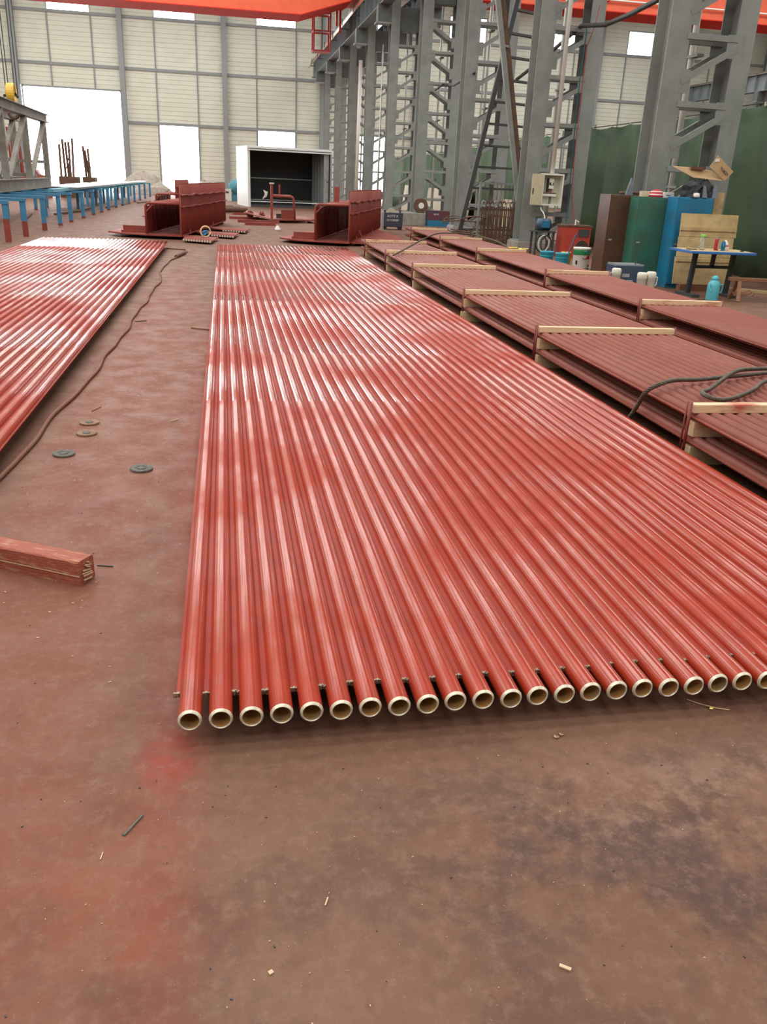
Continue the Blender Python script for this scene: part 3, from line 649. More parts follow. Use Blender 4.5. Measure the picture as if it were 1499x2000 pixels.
# ------------------------------------------------------------------ green tarpaulin curtains
def tarp(label, y0, y1, x, h, mat, seed, top_sag=.04):
    r = random.Random(seed); n = int((y1-y0)/.09); rows = [0, .3, .62, 1.0]; vs = []; fs = []
    ph = [r.uniform(0, 6) for _ in range(3)]
    for i in range(n+1):
        y = y0+(y1-y0)*i/n; sc = abs(math.sin((y-y0)/1.1*PI))*top_sag
        for f in rows:
            fold = (.055*math.sin(y*2.1+ph[0]+.5*f)+.045*math.sin(y*4.7+ph[1]-f)+.02*math.sin(y*9+ph[2]))*(1-.55*f)
            vs.append((x+fold, y, f*(h-sc)))
    m = len(rows)
    for i in range(n):
        for k in range(m-1): fs.append((i*m+k, (i+1)*m+k, (i+1)*m+k+1, i*m+k+1))
    t = thing('tarpaulin_curtain', label, 'curtain', (0, 0, 0), 0, 'green curtains behind the columns')
    o = MB().add(vs, fs).build('sheet', mat, t, True); md = o.modifiers.new('thick', 'SOLIDIFY'); md.thickness = .008
    MB().tube([(x, y0-.05, h+.02), (x, y1+.05, h+.02)], .012, 6).build('hanging_wire', DARK, t)
    me = MB().box((-.012, -.02, -.03), (.012, .02, .035)).mesh('eyelet', WHITEP)
    k = y0
    while k <= y1: obj('eyelet', me, t, (x, k, h+.0)); k += 1.1
    for yy in (y0, y1): MB().tube([(x+.14, yy, 0), (x+.14, yy, h+.1)], .03, 8).build('curtain_pole', GREY, t)
    return t
tarp('dark green tarpaulin curtain behind the table and bench', 8.5, 15.9, 9.62, 2.98, TARP, 1)
tarp('dark green tarpaulin curtain between the lockers and the electrical box', 16.1, 22.9, 9.62, 2.92, TARP, 2)
tarp('green curtain behind the crossed ladders', 25.5, 31.0, 9.75, 2.9, TARPL, 3)
tarp('pale green curtain behind the navy blue box', 31.3, 39.0, 9.75, 2.8, TARPL, 4)
tarp('pale green curtain farthest along, near the bright doorway', 39.3, 52.0, 9.75, 2.7, TARPL, 5)
for i, (y, ln, h) in enumerate(((28.2, 2.4, 1.0), (33.5, 3.4, 1.25), (38.0, 3.0, 1.2), (43.0, 3.6, 1.25))):
    tag(MB().prism([(9.35, y, 0), (9.39, y, 0), (9.55, y, h), (9.51, y, h)], (0, ln, 0)).build('leaning_board', CREAM), 'cream board leaning on the green curtain, %s counting from the lockers' % ORD[i].replace('nearest', 'first'), 'board', 'cream boards leaning on the curtain')

# ------------------------------------------------------------------ crossed ladders and hanging slings
def ladder(label, p0, p1, q0, q1, n, m, m2):
    t = thing('steel_ladder', label, 'ladder', (0, 0, 0))
    MB().bar(p0, p1, .11, .10, (0,1,0)).build('stringer', m, t); MB().bar(q0, q1, .11, .10, (0,1,0)).build('stringer', m2, t)
    P0, P1, Q0, Q1 = map(Vector, (p0, p1, q0, q1))
    for i in range(n):
        f = (i+.6)/n; MB().bar(P0.lerp(P1, f), Q0.lerp(Q1, f), .12, .05).build('rung', m, t)
    return t
ladder('dark steel ladder leaning toward the roof, crossed by a brown one', (6.02, 22.3, 0), (7.68, 22.6, 8.2), (7.62, 22.9, 0), (8.35, 23.0, 8.2), 16, DARK, GREYB)
ladder('brown steel ladder crossing in front of the dark ladder', (7.70, 21.9, 0), (6.05, 22.0, 7.6), (7.86, 22.02, 0), (6.22, 22.12, 7.6), 1, GREY, RUST)
t = thing('sling_rack', 'grey steel bar rack holding the rusty chain slings', 'rack', (0, 0, 0))
MB().bar((6.24, 21.3, 1.46), (7.52, 21.3, 1.47), .05, .05).build('rack_bar', GREY, t)
for x in (6.26, 7.52): MB().bar((x, 21.3, 0), (x, 21.3, 1.44), .05, .05).build('rack_leg', GREY, t)
for i in range(11):
    x = 6.36+.105*i; ln = random.uniform(.95, 1.3); t = thing('chain_sling', '%s rusty sling hanging on the bar rack, counting from the lockers' % (ORD[10-i].replace('nearest', 'first')), 'sling', (x, 21.27, 0), 0, 'rusty slings on the bar rack')
    MB().tube([(0, 0, 1.45), (.012, -.02, 1.2), (-.01, -.02, 1.0)], .009, 5).build('hook_shank', RUST, t)
    MB().tube([(.0+.05*math.cos(a), -.02, .98+.07*math.sin(a)) for a in [k*.55 for k in range(11)]], .016, 6).build('ring', RUST if i % 3 else GALV, t)
    MB().tube([(-.025, -.02, .92), (-.03, -.02, .92-ln*.4), (-.025, -.02, .05)], .020, 6).build('sling_leg', RUST, t); MB().tube([(.025, -.03, .92), (.035, -.02, .92-ln*.4), (.03, -.02, .05)], .020, 6).build('sling_leg', RUST, t)
# tangle of wire by the ladder feet
r = random.Random(21); mb = MB()
for k in range(70):
    cx, cy, rr = 6.6+r.uniform(-.9, 1.0), 22.3+r.uniform(-1.3, 1.0), r.uniform(.12, .36); z0 = r.uniform(.03, .75)*r.random(); ti = r.uniform(-.4, .4)
    mb.tube([(cx+rr*math.cos(a), cy+rr*math.sin(a), max(.012, z0+ti*rr*math.sin(a+k))) for a in [j*.45 for j in range(r.randint(8, 16))]], r.uniform(.008, .016), 5)
tag(mb.build('wire_tangle', RUST), 'tangle of rusty wire and hoses around the ladder feet', 'scrap wire', kind='stuff')

# ------------------------------------------------------------------ electrical box, conduit, hoses, cables
t = thing('electrical_box', 'cream electrical box with its door open on the second lattice column', 'electrical box', (7.36, 19.32, 0))
x0, x1, z0, z1 = -.25, .25, 1.04, 1.72
MB().box((x0, .12, z0), (x1, .14, z1)).build('back_plate', CREAMI, t)
for a, b in (((x0, -.06, z0), (x0+.03, .12, z1)), ((x1-.03, -.06, z0), (x1, .12, z1)), ((x0+.03, -.06, z0), (x1-.03, .12, z0+.035)), ((x0+.03, -.06, z1-.035), (x1-.03, .12, z1))): MB().box(a, b).build('casing', WHITEP, t)
d = MB().box((-.29, -.015, z0+.005), (0, 0, z1-.02)).build('box_door', CREAM, t, loc=(x0, -.06, 0)); d.rotation_euler = (0, 0, math.radians(12))
MB().box((-.26, -.022, 1.28), (-.235, -.015, 1.40)).build('latch', INK, d)
br = MB().box((-.06, .05, 1.40), (.06, .12, 1.62)).build('breaker', WHITE, t); MB().box((-.05, .04, 1.48), (.05, .05, 1.535)).build('breaker_switch', INK, br); MB().box((-.012, .02, 1.49), (.02, .04, 1.54)).build('toggle', WHITE, br)
MB().box((-.09, .04, 1.34), (-.06, .12, 1.62)).build('breaker_side', INK, t)
for i in range(3): MB().tube([(-.04+.035*i, .08, 1.40), (-.045+.035*i, .07, 1.30)], .008, 6).build('lead', CANR, t)
MB().box((-.20, .03, 1.24), (.13, .12, 1.29)).build('terminal_strip', WHITE, t); MB().box((-.20, .05, 1.29), (.13, .12, 1.315)).build('busbar', RUST, t)
for i in range(3): MB().tube([(-.03+.03*i, .09, 1.24), (-.035+.03*i, .08, 1.08)], .008, 6).build('lead', INK if i else WHITEP, t)
MB().box((x1, -.03, 1.26), (x1+.006, .03, 1.37)).build('paper_note', WHITE, t)
MB().box((-.2, .14, 1.2), (.2, .24, 1.26)).build('mounting_bracket', GREY, t); MB().box((-.2, .14, 1.5), (.2, .24, 1.56)).build('mounting_bracket', GREY, t)
tag(MB().tube([(7.35, 19.37, 1.722), (7.35, 19.37, 12.9)], .048, 16).build('white_conduit', WHITE, None, True), 'white plastic conduit rising from the electrical box', 'conduit')
tag(MB().tube([(7.16, 19.36, 1.037), (7.15, 19.30, .95), (7.20, 19.25, .88), (7.22, 19.2, .80), (7.10, 18.9, .70), (7.02, 18.7, .66)], .014, 8).build('white_flex', WHITEP, None, True), 'short white cord hanging under the electrical box', 'cord')
tag(MB().tube([(7.80, 19.5, 4.75), (7.83, 19.5, 4.6), (7.80, 19.5, 3.6), (7.83, 19.5, 2.4), (7.86, 19.5, 1.3), (7.80, 19.3, .5), (7.74, 18.9, .02)], .013, 8).build('gas_hose', M('teal_hose', (.02, .10, .12), .5), None, True), 'blue gas hose hanging on the second lattice column', 'hose')
tag(MB().tube([(8.05, 19.45, 5.1), (7.98, 19.45, 4.7), (7.86, 19.46, 4.3), (7.85, 19.45, 3.0), (7.89, 19.45, 1.5), (7.95, 19.4, .95), (8.12, 19.1, .25), (8.2, 18.0, .015)], .012, 8).build('gas_hose', M('faded_red_hose', (.32, .06, .05), .55), None, True), 'red gas hose hanging on the second lattice column', 'hose')
tag(MB().tube([(8.3, 25.5, 4.25), (8.0, 22.5, 4.45), (7.70, 19.52, 4.70), (7.62, 18.0, 4.50), (7.45, 16.5, 4.45), (7.2, 15.0, 4.4), (7.06, 13.52, 4.45), (7.0, 10, 4.9)], .045, 10).build('black_cable', BLACK, None, True), 'thick black cable slung between the two nearest columns', 'cable')
tag(MB().tube([(7.72, 37.6, 4.6), (7.62, 35.5, 4.55), (7.45, 33.0, 4.40), (7.62, 31.5, 4.62), (7.35, 29.0, 4.35), (7.05, 25.5, 4.34)], .035, 8).build('black_cable', BLACK, None, True), 'black cable slung between the third and fifth lattice columns', 'cable')
for (x, y, lab, rr) in ((7.28, 49.3, 'white downpipe beside the seventh lattice column', .10), (7.42, 43.3, 'thin pale rope hanging by the sixth lattice column', .02)):
    tag(MB().tube([(x, y, 0), (x+.05, y, 7.3)], rr, 10).build('downpipe' if rr > .05 else 'hanging_rope', WHITE, None, True), lab, 'pipe' if rr > .05 else 'rope')

# ------------------------------------------------------------------ tools and boxes around the columns
t = thing('tool_box', 'navy blue steel box with white lettering on the floor', 'box', (5.15, 27.0, 0))
MB().box((-.30, -.2, .08), (.30, .2, .5)).build('body', DBLUE, t, bevel=.01)
for x in (-.24, .24): MB().box((x-.03, -.03, .5), (x+.03, .03, .57)).build('lifting_lug', DARK, t); MB().box((x-.05, -.15, 0), (x+.05, .15, .08)).build('skid', DARK, t)
MB().tube([(0, .1, .5), (0, .14, .5)], .13, 16).build('round_cover', CREAM, t)
text('lettering', 'AOTE K', .10, LETTER, t, (-.02, -.2015, .40), (PI/2, 0, 0)); text('lettering', 'OTT3000P', .085, LETTER, t, (-.02, -.2015, .28), (PI/2, 0, 0))
t = thing('plinth_block', 'pale grey concrete block behind the navy blue box', 'block', (6.35, 30.2, 0)); MB().box((-1.0, -.25, 0), (.5, .25, .42)).build('block_body', CONC, t, bevel=.015)
t = thing('tool_chest', 'red and blue painted steel chest by the fourth column', 'chest', (7.35, 30.1, 0)); MB().box((-.38, -.25, 0), (.38, .25, .2)).build('lower_body', BLUEP, t); MB().box((-.38, -.25, .2), (.38, .25, .52)).build('upper_body', M('faded_red_chest', (.14, .035, .05), .5, 0, (.05, .05, .08), 4), t)
text('lettering', 'BJWZ', .07, LETTER, t, (-.1, -.2515, .40), (PI/2, 0, 0))
t = thing('cable_reel', 'brown reel with a round white label by the fourth column', 'reel', (6.95, 30.1, .43)); t.location = (6.75, 30.2, .421)
for y in (-.12, .08): MB().tube([(0, y, .24), (0, y+.03, .24)], .235, 24).build('reel_flange', RUST, t)
MB().tube([(0, -.09, .24), (0, .08, .24)], .14, 18).build('reel_core', RUST, t); MB().tube([(0, -.128, .24), (0, -.12, .24)], .10, 20).build('label_disc', WHITE, t); MB().box((-.2, -.1, 0), (.2, .1, .02)).build('chock', DARK, t)
t = thing('pump_stand', 'blue pump motor on a dark stand below the electrical box', 'pump', (6.95, 18.5, 0))
for x, y in ((-.2, -.15), (.2, -.15), (-.2, .15), (.2, .15)): MB().bar((x, y, 0), (x, y, .52), .04, .04).build('stand_leg', DARK, t)
MB().box((-.24, -.2, .50), (.24, .2, .53)).build('stand_top', DARK, t); MB().tube([(-.14, 0, .66), (.14, 0, .66)], .125, 20).build('motor', WBLUE, t, True); MB().box((-.09, -.14, .60), (.09, -.11, .74)).build('motor_plate', BLUEP, t)
for k in range(3): MB().tube([(.12*math.cos(a)*1.0+.05*k-.08, -.18-.02*k, .27+.17*math.sin(a)) for a in [j*.42 for j in range(16)]], .014, 6).build('hose_coil', WHITEP if k == 1 else BLACK, t)
t = thing('welding_machine', 'red welding machine with a round fan grille by the curtain', 'welding machine', (7.62, 18.2, 0), math.radians(-8))
MB().box((-.32, 0, .0), (.32, .5, .64)).build('casing', REDU, t, bevel=.01); MB().box((-.34, -.01, .64), (.34, .52, .68)).build('lid', RUST, t); MB().box((.04, -.012, .44), (.28, .0, .60)).build('control_panel', DARK, t)
for k in range(3): MB().tube([((.05+.045*k)*math.cos(a)+.15, -.012, (.05+.045*k)*math.sin(a)+.22) for a in [j*PI/9 for j in range(19)]], .009, 5).build('fan_ring', DARK, t)
MB().tube([(.15, -.003, .22), (.15, -.001, .22)], .14, 20).build('fan_opening', RUST, t); MB().tube([(-.02, .1, .68), (-.02, .12, .78), (.05, .12, .74)], .02, 6).build('cable_clamp', WHITEP, t)
# tins and buckets
def tin(name, label, x, y, r0, h, body, bands, lid=None, handle=False):
    t = thing(name, label, 'bucket' if h > .22 else 'tin', (x, y, 0))
    MB().lathe([(r0*.92, 0), (r0*.94, .01), (r0, h-.03), (r0*1.03, h-.025), (r0*1.03, h), (r0*.95, h), (r0*.95, h-.02)], 24).build('body', body, t, True)
    for z0, z1, m in bands: MB().lathe([(r0*1.004, z0), (r0*1.012, z0+.005), (r0*1.012, z1-.005), (r0*1.004, z1)], 24).build('band', m, t, True)
    if handle: MB().tube([(-r0*1.04, 0, h-.05), (-r0*1.1, -.04, h-.12), (0, -r0*1.12, h-.2), (r0*1.1, -.04, h-.12), (r0*1.04, 0, h-.05)], .005, 5).build('handle', DARK, t)
    return t
t = tin('paint_bucket', 'white bucket with a green top band standing near the brown locker', 6.62, 15.45, .158, .40, WHITE, ((.27, .365, GREENB), (.0, .04, GREENB)), handle=True)
MB().prism([(.02, -.166, .20), (.12, -.118, .20), (.09, -.14, .30)], (0, .006, 0)).build('printed_mark', CANR, t); MB().box((-.14, -.105, .10), (-.10, -.09, .17)).build('printed_mark', INK, t); MB().box((.09, -.15, .06), (.11, -.13, .10)).build('printed_mark', INK, t); MB().box((-.03, -.1665, .33), (.03, -.160, .36)).build('printed_mark', BLUEL, t)
t = tin('paint_bucket', 'turquoise bucket with a stick in it beside the pipe bundle', 6.36, 15.75, .13, .27, TURQ, ((.08, .10, TURQ), (.17, .19, TURQ)))
MB().tube([(.05, 0, .05), (.28, .1, .62)], .016, 8).build('stirring_stick', WBLUE, t)
tin('paint_bucket', 'turquoise bucket half hidden behind the other turquoise bucket', 6.18, 16.1, .13, .27, TURQ, ((.08, .10, TURQ), (.17, .19, TURQ)))
tin('brass_tin', 'brass coloured tin between the turquoise and white buckets', 6.60, 16.15, .10, .26, GOLD, ((.1, .12, GOLD),))
for i, (x, y) in enumerate(((5.72, 16.45), (5.92, 16.75), (5.78, 17.0))): tin('brass_tin', ['brass tin closest to the pipe bundle batten', 'brass tin standing just behind its neighbour', 'brass tin farthest back of the three'][i], x, y, .11, .26, GOLD, ((.06, .075, GOLD), (.14, .155, GOLD)))
tin('drum', 'rusty brown drum between the white bucket and the brown locker', 7.05, 15.5, .17, .30, RUST, ((.1, .115, RUST), (.2, .215, RUST)))
for i in range(4):
    x = 5.40+.27*i; y = 19.3-.28*i
    tag(MB().tube([(x-.2, y+.2, .05), (x, y, .09+.02*i), (x+.25, y-.05, .05)], .045, 8).build('rag_bundle', [WHITEP, REDU, GOLD, REDD][i], None, True), ['white rag roll', 'red rag roll', 'yellow rag roll', 'dark red rag roll'][i]+' on the floor behind the narrow bundle', 'rag')

# ------------------------------------------------------------------ lockers, table, bench corner
def locker(name, label, x0, x1, y0, y1, h, m, two=False):
    t = thing(name, label, 'locker', ((x0+x1)/2, y0, 0)); hw = (x1-x0)/2
    MB().box((-hw, .02, 0), (hw, y1-y0, h)).build('body', m, t, bevel=.004); d = MB().box((-hw+.01, 0, .06), (hw-.01, .02, h-.02)).build('locker_door', m, t, bevel=.003)
    MB().box((-hw+.04, -.012, h*.48), (-hw+.10, 0, h*.48+.025)).build('latch', GALV, d)
    return t
locker('brown_locker', 'glossy dark brown steel locker beside the green one', 6.155, 6.655, 13.45, 13.9, 1.36, BROWN)
locker('green_locker', 'scuffed teal green steel locker between the brown and blue ones', 6.48, 7.095, 13.1, 13.44, 1.345, GREENP)
locker('blue_locker', 'bright blue steel locker behind the plywood board', 6.93, 7.53, 12.70, 13.06, 1.37, BLUEP)
t = thing('plywood_board', 'weathered plywood board with battens leaning behind the table', 'board', (7.4, 12.42, 0))
for i, (z0, z1, x0, x1) in enumerate(((.10, .50, -.50, .50), (.505, .80, -.48, .46), (.805, 1.14, -.47, .49))): MB().prism([(x0, .0+z0*.1, z0), (x1, .0+z0*.1, z0), (x1, .0+z1*.1, z1), (x0, .0+z1*.1, z1)], (0, .02, 0)).build('plank', PLY, t)
for z in (.46, .92): MB().box((-.48, z*.1-.022, z-.025), (.47, z*.1-.001, z+.025)).build('batten', PLY, t)
MB().box((-.4, -.06, 0), (.4, .06, .10)).build('foot_timber', BENCH, t)
tag(MB().box((7.66, 12.92, 0), (7.82, 12.95, 1.46)).build('pale_plank', PLY), 'narrow pale plank standing upright beside the blue locker', 'plank')
t = thing('work_table', 'small blue-edged table on black legs in front of the plywood board', 'table', (7.08, 11.8, 0))
MB().prism([(-.50, -.36, .625), (.50, -.40, .625), (.60, .28, .625), (-.48, .34, .625)], (0, 0, .035)).build('table_top', TBLUE, t, bevel=.006)
MB().prism([(-.47, -.33, .6605), (.47, -.37, .6605), (.57, .26, .6605), (-.45, .31, .6605)], (0, 0, .002)).build('top_skin', PLY, t)
for x in (-.26, .36):
    MB().bar((x, 0, .03), (x+.03, 0, .625), .06, .06).build('leg', BLACK, t); MB().box((x-.06, -.25, 0), (x+.06, .25, .04)).build('foot', DARK, t)
MB().bar((-.25, 0, .42), (.38, 0, .42), .05, .045).build('stretcher', BLACK, t); MB().bar((.06, 0, .42), (.07, 0, .625), .05, .05).build('brace', BLACK, t)
Zt = .663
def on_table(name, label, cat, x, y): return thing(name, label, cat, (x, y, Zt))
t = on_table('plastic_bottle', 'clear plastic bottle with a green cap on the table', 'bottle', 6.95, 11.85); MB().lathe([(.038, 0), (.042, .01), (.042, .13), (.03, .16), (.03, .17)], 20).build('body', CLEAR, t, True); MB().lathe([(.033, .17), (.036, .172), (.036, .205), (.03, .21)], 20).build('cap', GLASSG, t, True)
t = on_table('drink_can', 'tall red and silver can on the table', 'can', 7.11, 11.72); MB().lathe([(.028, 0), (.032, .008), (.032, .155), (.027, .165)], 20).build('body', CANR, t, True); MB().lathe([(.027, .165), (.029, .168), (.026, .17)], 20).build('rim', GALV, t); MB().box((.0, -.0335, .02), (.02, -.028, .15)).build('silver_stripe', GALV, t)
t = on_table('drink_can', 'short blue can beside the white bag on the table', 'can', 7.22, 11.72); MB().lathe([(.028, 0), (.031, .008), (.031, .10), (.026, .115), (.026, .12)], 20).build('body', CANB, t, True); MB().lathe([(.02, .12), (.022, .125), (.02, .13)], 16).build('rim', DARK, t); MB().box((-.022, -.0325, .03), (-.008, -.025, .05)).box((.006, -.033, .05), (.016, -.027, .07)).build('printed_mark', INK, t)
t = on_table('plastic_bag', 'crumpled white bag with a red print on the table', 'bag', 7.30, 11.80); MB().lathe([(.05, 0), (.06, .03), (.045, .09), (.02, .13), (.008, .14)], 9).build('body', BAG, t); MB().box((-.02, -.062, .06), (.02, -.045, .075)).build('printed_mark', PINK, t)
t = on_table('phone', 'flat black phone lying on the table', 'phone', 6.74, 11.75); MB().box((-.07, -.035, 0), (.07, .035, .010)).build('body', INK, t); MB().box((-.062, -.03, .010), (.062, .03, .0115)).build('screen', BLACK, t)
t = on_table('small_parts', 'small black clip at the bag end of the table', 'clip', 7.46, 11.6); MB().box((-.02, -.02, 0), (.02, .02, .012)).box((-.01, -.008, .012), (.015, .008, .025)).build('clip_body', INK, t)
t = on_table('paper_scraps', 'small dark scraps on the table before the bottle', 'scraps', 6.87, 11.70); MB().box((-.02, -.015, 0), (.015, .012, .008)).box((.02, -.01, 0), (.04, .008, .006)).build('scrap_piece', INK, t)
t = thing('thermos', 'turquoise enamel thermos flask on the floor before the table', 'thermos', (6.93, 11.30, 0))
MB().lathe([(.085, 0), (.088, .01), (.088, .20), (.080, .24), (.055, .275), (.05, .285)], 24).build('body', THERM, t, True); MB().lathe([(.05, .285), (.056, .29), (.05, .32), (.03, .34), (.01, .345)], 24).build('cap', THERM, t, True)
MB().tube([(.085, 0, .22), (.13, 0, .22), (.14, 0, .17), (.13, 0, .11), (.088, 0, .10)], .011, 8).build('handle', THERM, t, True); MB().tube([(-.08, -.03, .235), (-.10, -.06, .19), (-.09, -.09, .14)], .007, 6).build('carry_loop', THERM, t)
t = thing('timber_bench', 'low brown timber bench with splayed legs by the curtain', 'bench', (7.2, 11.35, 0), math.radians(-14))
MB().box((-.02, -.045, .275), (1.3, .045, .325)).build('seat', BENCH, t, bevel=.004)
for x in (.10, .75):
    for s in (-1, 1): MB().bar((x, s*.20, 0), (x+.03, s*.02, .285), .05, .035).build('leg', BENCH, t)
    MB().bar((x+.01, -.14, .1), (x+.01, .14, .1), .03, .03).build('stretcher', BENCH, t)
tag(MB().bar((7.9, 12.7, .02), (9.3, 11.6, .02), .09, .04).build('pale_plank', PLY), 'pale plank lying on the floor behind the bench', 'plank')
heap('rag_heap', 'dark crumpled rag on the floor under the bench', 'rag', (7.9, 11.9, 0), .13, .10, .08, BENCH, 3)
t = thing('portable_welder', 'dark blue portable welder with white lettering behind the pipe bundle', 'welder', (6.05, 12.35, 0))
MB().box((-.23, -.14, .02), (.23, .22, .37)).build('casing', WBLUE, t, bevel=.01); MB().box((-.22, -.13, .37), (.22, .21, .385)).build('top_cover', GALV, t)
MB().tube([(.10, -.08, .385), (.10, -.08, .42), (.19, -.08, .42), (.19, -.08, .385)], .012, 8).build('handle', DARK, t); MB().box((-.24, -.15, 0), (.24, .23, .02)).build('skid', DARK, t)
text('lettering', 'ZX7-500', .07, LETTER, t, (-.06, -.1412, .13), (PI/2, 0, 0)); MB().prism([(-.17, -.1415, .26), (-.15, -.1415, .225), (-.17, -.1415, .19), (-.19, -.1415, .225)], (0, .004, 0)).build('diamond_mark', GOLD, t); MB().box((-.12, -.1415, .20), (.0, -.139, .25)).build('name_plate', GALV, t)
for i, (x, y, h) in enumerate(((5.66, 11.85, .36), (5.87, 11.45, .345), (6.01, 11.45, .36))):
    t = thing('white_jug', ['white plastic jug beside the welder, next to the brown locker', 'white plastic jug standing directly before the welder', 'white plastic jug with a spout, nearest the green locker'][i], 'jug', (x, y, 0), 0, 'white plastic jugs around the welder')
    MB().lathe([(.055, 0), (.058, .01), (.066, h*.72), (.070, h*.73), (.070, h-.02), (.055, h), (.03, h)], 20).build('body', WHITEP, t, True)
    MB().tube([(-.06, 0, h*.8), (-.10, 0, h*.82), (-.095, 0, h*.6), (-.06, 0, h*.5)] if i == 0 else [(.06, 0, h*.8), (.10, 0, h*.78), (.095, 0, h*.5), (.06, 0, h*.42)], .011, 8).build('handle', WHITEP, t, True)
# things on the lockers
Zl = 1.372
t = thing('cardboard_box', 'opened flat cardboard box with dark printing on top of the blue locker pile', 'cardboard box', (7.3, 12.86, 1.66), 0)
MB().prism([(-.47, 0, .14), (-.12, -.02, .0), (.42, -.02, -.03), (.24, .08, .10), (.0, .05, .12)], (0, .02, .012)).build('tray', CARD, t)
fl = MB().prism([(.42, -.03, -.03), (.55, -.02, .11), (.25, -.01, .33), (.13, -.02, .16)], (0, .014, 0)).build('flap', CARD, t)
MB().prism([(.20, -.027, .235), (.27, -.027, .245), (.275, -.027, .285), (.21, -.027, .28)], (0, .004, 0)).build('paper_label', WHITE, fl)
text('printing', 'YLBEZF', .055, INK, fl, (.385, -.030, .105), (PI/2, math.radians(38), 0))
MB().box((-.16, .0, .115), (.08, .05, .155)).build('dark_strip', RUST, t)
t = thing('clothes_pile', 'dark work clothes heaped on the blue locker under the cardboard', 'clothes', (7.3, 12.87, Zl))
def lump(prof, seg, c, seed, k):
    mb = MB().lathe(prof, seg, c); rr = random.Random(seed)
    mb.v = [(x+rr.uniform(-k, k), y+rr.uniform(-k, k), z+(rr.uniform(-k, k) if z > .01 else 0)) for x, y, z in mb.v]; return mb
lump([(.15, 0), (.16, .04), (.14, .10), (.15, .16), (.10, .22), (.04, .25)], 14, (-.10, 0, 0), 2, .022).build('coat', CLOTH, t); lump([(.11, 0), (.12, .05), (.10, .11), (.11, .17), (.07, .23), (.03, .26)], 12, (.14, .02, 0), 3, .022).build('coat', CLOTH, t)
MB().prism([(.02, -.17, 0), (.10, -.17, 0), (.07, -.13, .17), (.04, -.13, .18)], (0, .03, 0)).build('grey_sleeve', JEAN, t); MB().prism([(.20, -.15, 0), (.30, -.15, 0), (.27, -.10, .20), (.23, -.10, .20)], (0, .03, 0)).build('grey_sleeve', JEAN, t)
MB().lathe([(.05, 0), (.06, .02), (.045, .06), (.01, .07)], 10, (-.08, -.14, 0)).build('white_glove', BAG, t, True)
t = thing('red_bowl', 'red and white striped helmet on the green locker', 'helmet', (6.82, 13.25, 1.347))
MB().lathe([(.115, 0), (.115, .03), (.09, .08), (.05, .11), (.01, .12)], 20).build('shell', PINK, t, True)
for z, rr in ((.03, .117), (.075, .096)): MB().lathe([(rr, z), (rr+.003, z+.004), (rr-.004, z+.014), (rr-.008, z+.016)], 20).build('white_band', WHITE, t, True)
t = thing('white_carton', 'small white carton with blue marks at the locker edge', 'carton', (6.98, 13.16, 1.347)); MB().box((-.085, -.03, 0), (.085, .04, .085)).build('carton_body', WHITE, t); MB().box((-.05, -.0315, .03), (.02, -.03, .045)).box((.03, -.0315, .05), (.05, -.03, .06)).build('printed_mark', CANB, t)
tag(MB().box((6.60, 13.28, 1.347), (6.74, 13.4, 1.43)).build('cream_block', CREAM, None, bevel=.005), 'cream block on the green locker beside the helmet', 'block')
tag(MB().tube([(6.35, 13.58, 1.385), (6.6, 13.62, 1.40), (6.75, 13.52, 1.385)], .025, 8).build('rusty_chain', RUST, None, True), 'rusty orange chain lying along the locker tops', 'chain')
tag(MB().prism([(6.42, 13.5, 1.361), (6.54, 13.5, 1.361), (6.52, 13.5, 1.50), (6.49, 13.5, 1.62)], (0, .05, 0)).build('blue_cloth', JEAN), 'blue-grey cloth hung at the column foot on the brown locker', 'cloth')

# ------------------------------------------------------------------ ropes, cables, discs and scraps on the floor
def rope(name, label, pts, r, mat, twist=75.0, cat='rope'):
    P = [Vector(p) for p in pts]; dense = []
    for i in range(len(P)-1):
        p0 = P[max(0, i-1)]; p1 = P[i]; p2 = P[i+1]; p3 = P[min(len(P)-1, i+2)]
        n = max(3, int((p2-p1).length/.009))
        for k in range(n):
            u = k/n; dense.append(.5*((2*p1)+(p2-p0)*u+(2*p0-5*p1+4*p2-p3)*u*u+(3*p1-p0-3*p2+p3)*u**3))
    dense.append(P[-1]); mb = MB(); s = 0; ss = [0]
    for i in range(1, len(dense)): s += (dense[i]-dense[i-1]).length; ss.append(s)
    a0 = None
    frames = []
    for i, p in enumerate(dense):
        t = (dense[min(i+1, len(dense)-1)]-dense[max(0, i-1)]).normalized()
        if a0 is None: a0 = t.cross(Vector((0, 0, 1))).normalized()
        a0 = (a0-t*a0.dot(t)).normalized(); frames.append((a0.copy(), t.cross(a0)))
    for st in range(5):
        mb.tube([dense[i]+(frames[i][0]*math.cos(ss[i]*twist+st*2*PI/5)+frames[i][1]*math.sin(ss[i]*twist+st*2*PI/5))*r*.66 for i in range(len(dense))], r*.42, 6)
    return tag(mb.build(name, mat, None, True), label, cat)
rope('wire_rope', 'oily wire rope arching out of the gap onto the wide bundle', [(2.50, 4.80, .02), (2.46, 4.62, .17), (2.46, 4.52, .30), (2.55, 4.50, .355), (2.70, 4.62, .345), (2.90, 4.72, .325), (3.15, 4.80, .325), (3.42, 4.90, .322), (3.7, 5.0, .322)], .0135, ROPEM, cat='wire rope')
rope('wire_rope', 'oily wire rope loop lying over the batten of the wide bundle', [(3.7, 4.86, .322), (3.37, 4.70, .322), (3.12, 4.46, .322), (2.88, 4.27, .322), (2.72, 4.17, .335), (2.66, 4.21, .35), (2.70, 4.32, .345), (2.84, 4.47, .325), (3.12, 4.72, .36), (3.3, 4.86, .36), (3.66, 5.08, .322)], .0135, ROPEM, cat='wire rope')
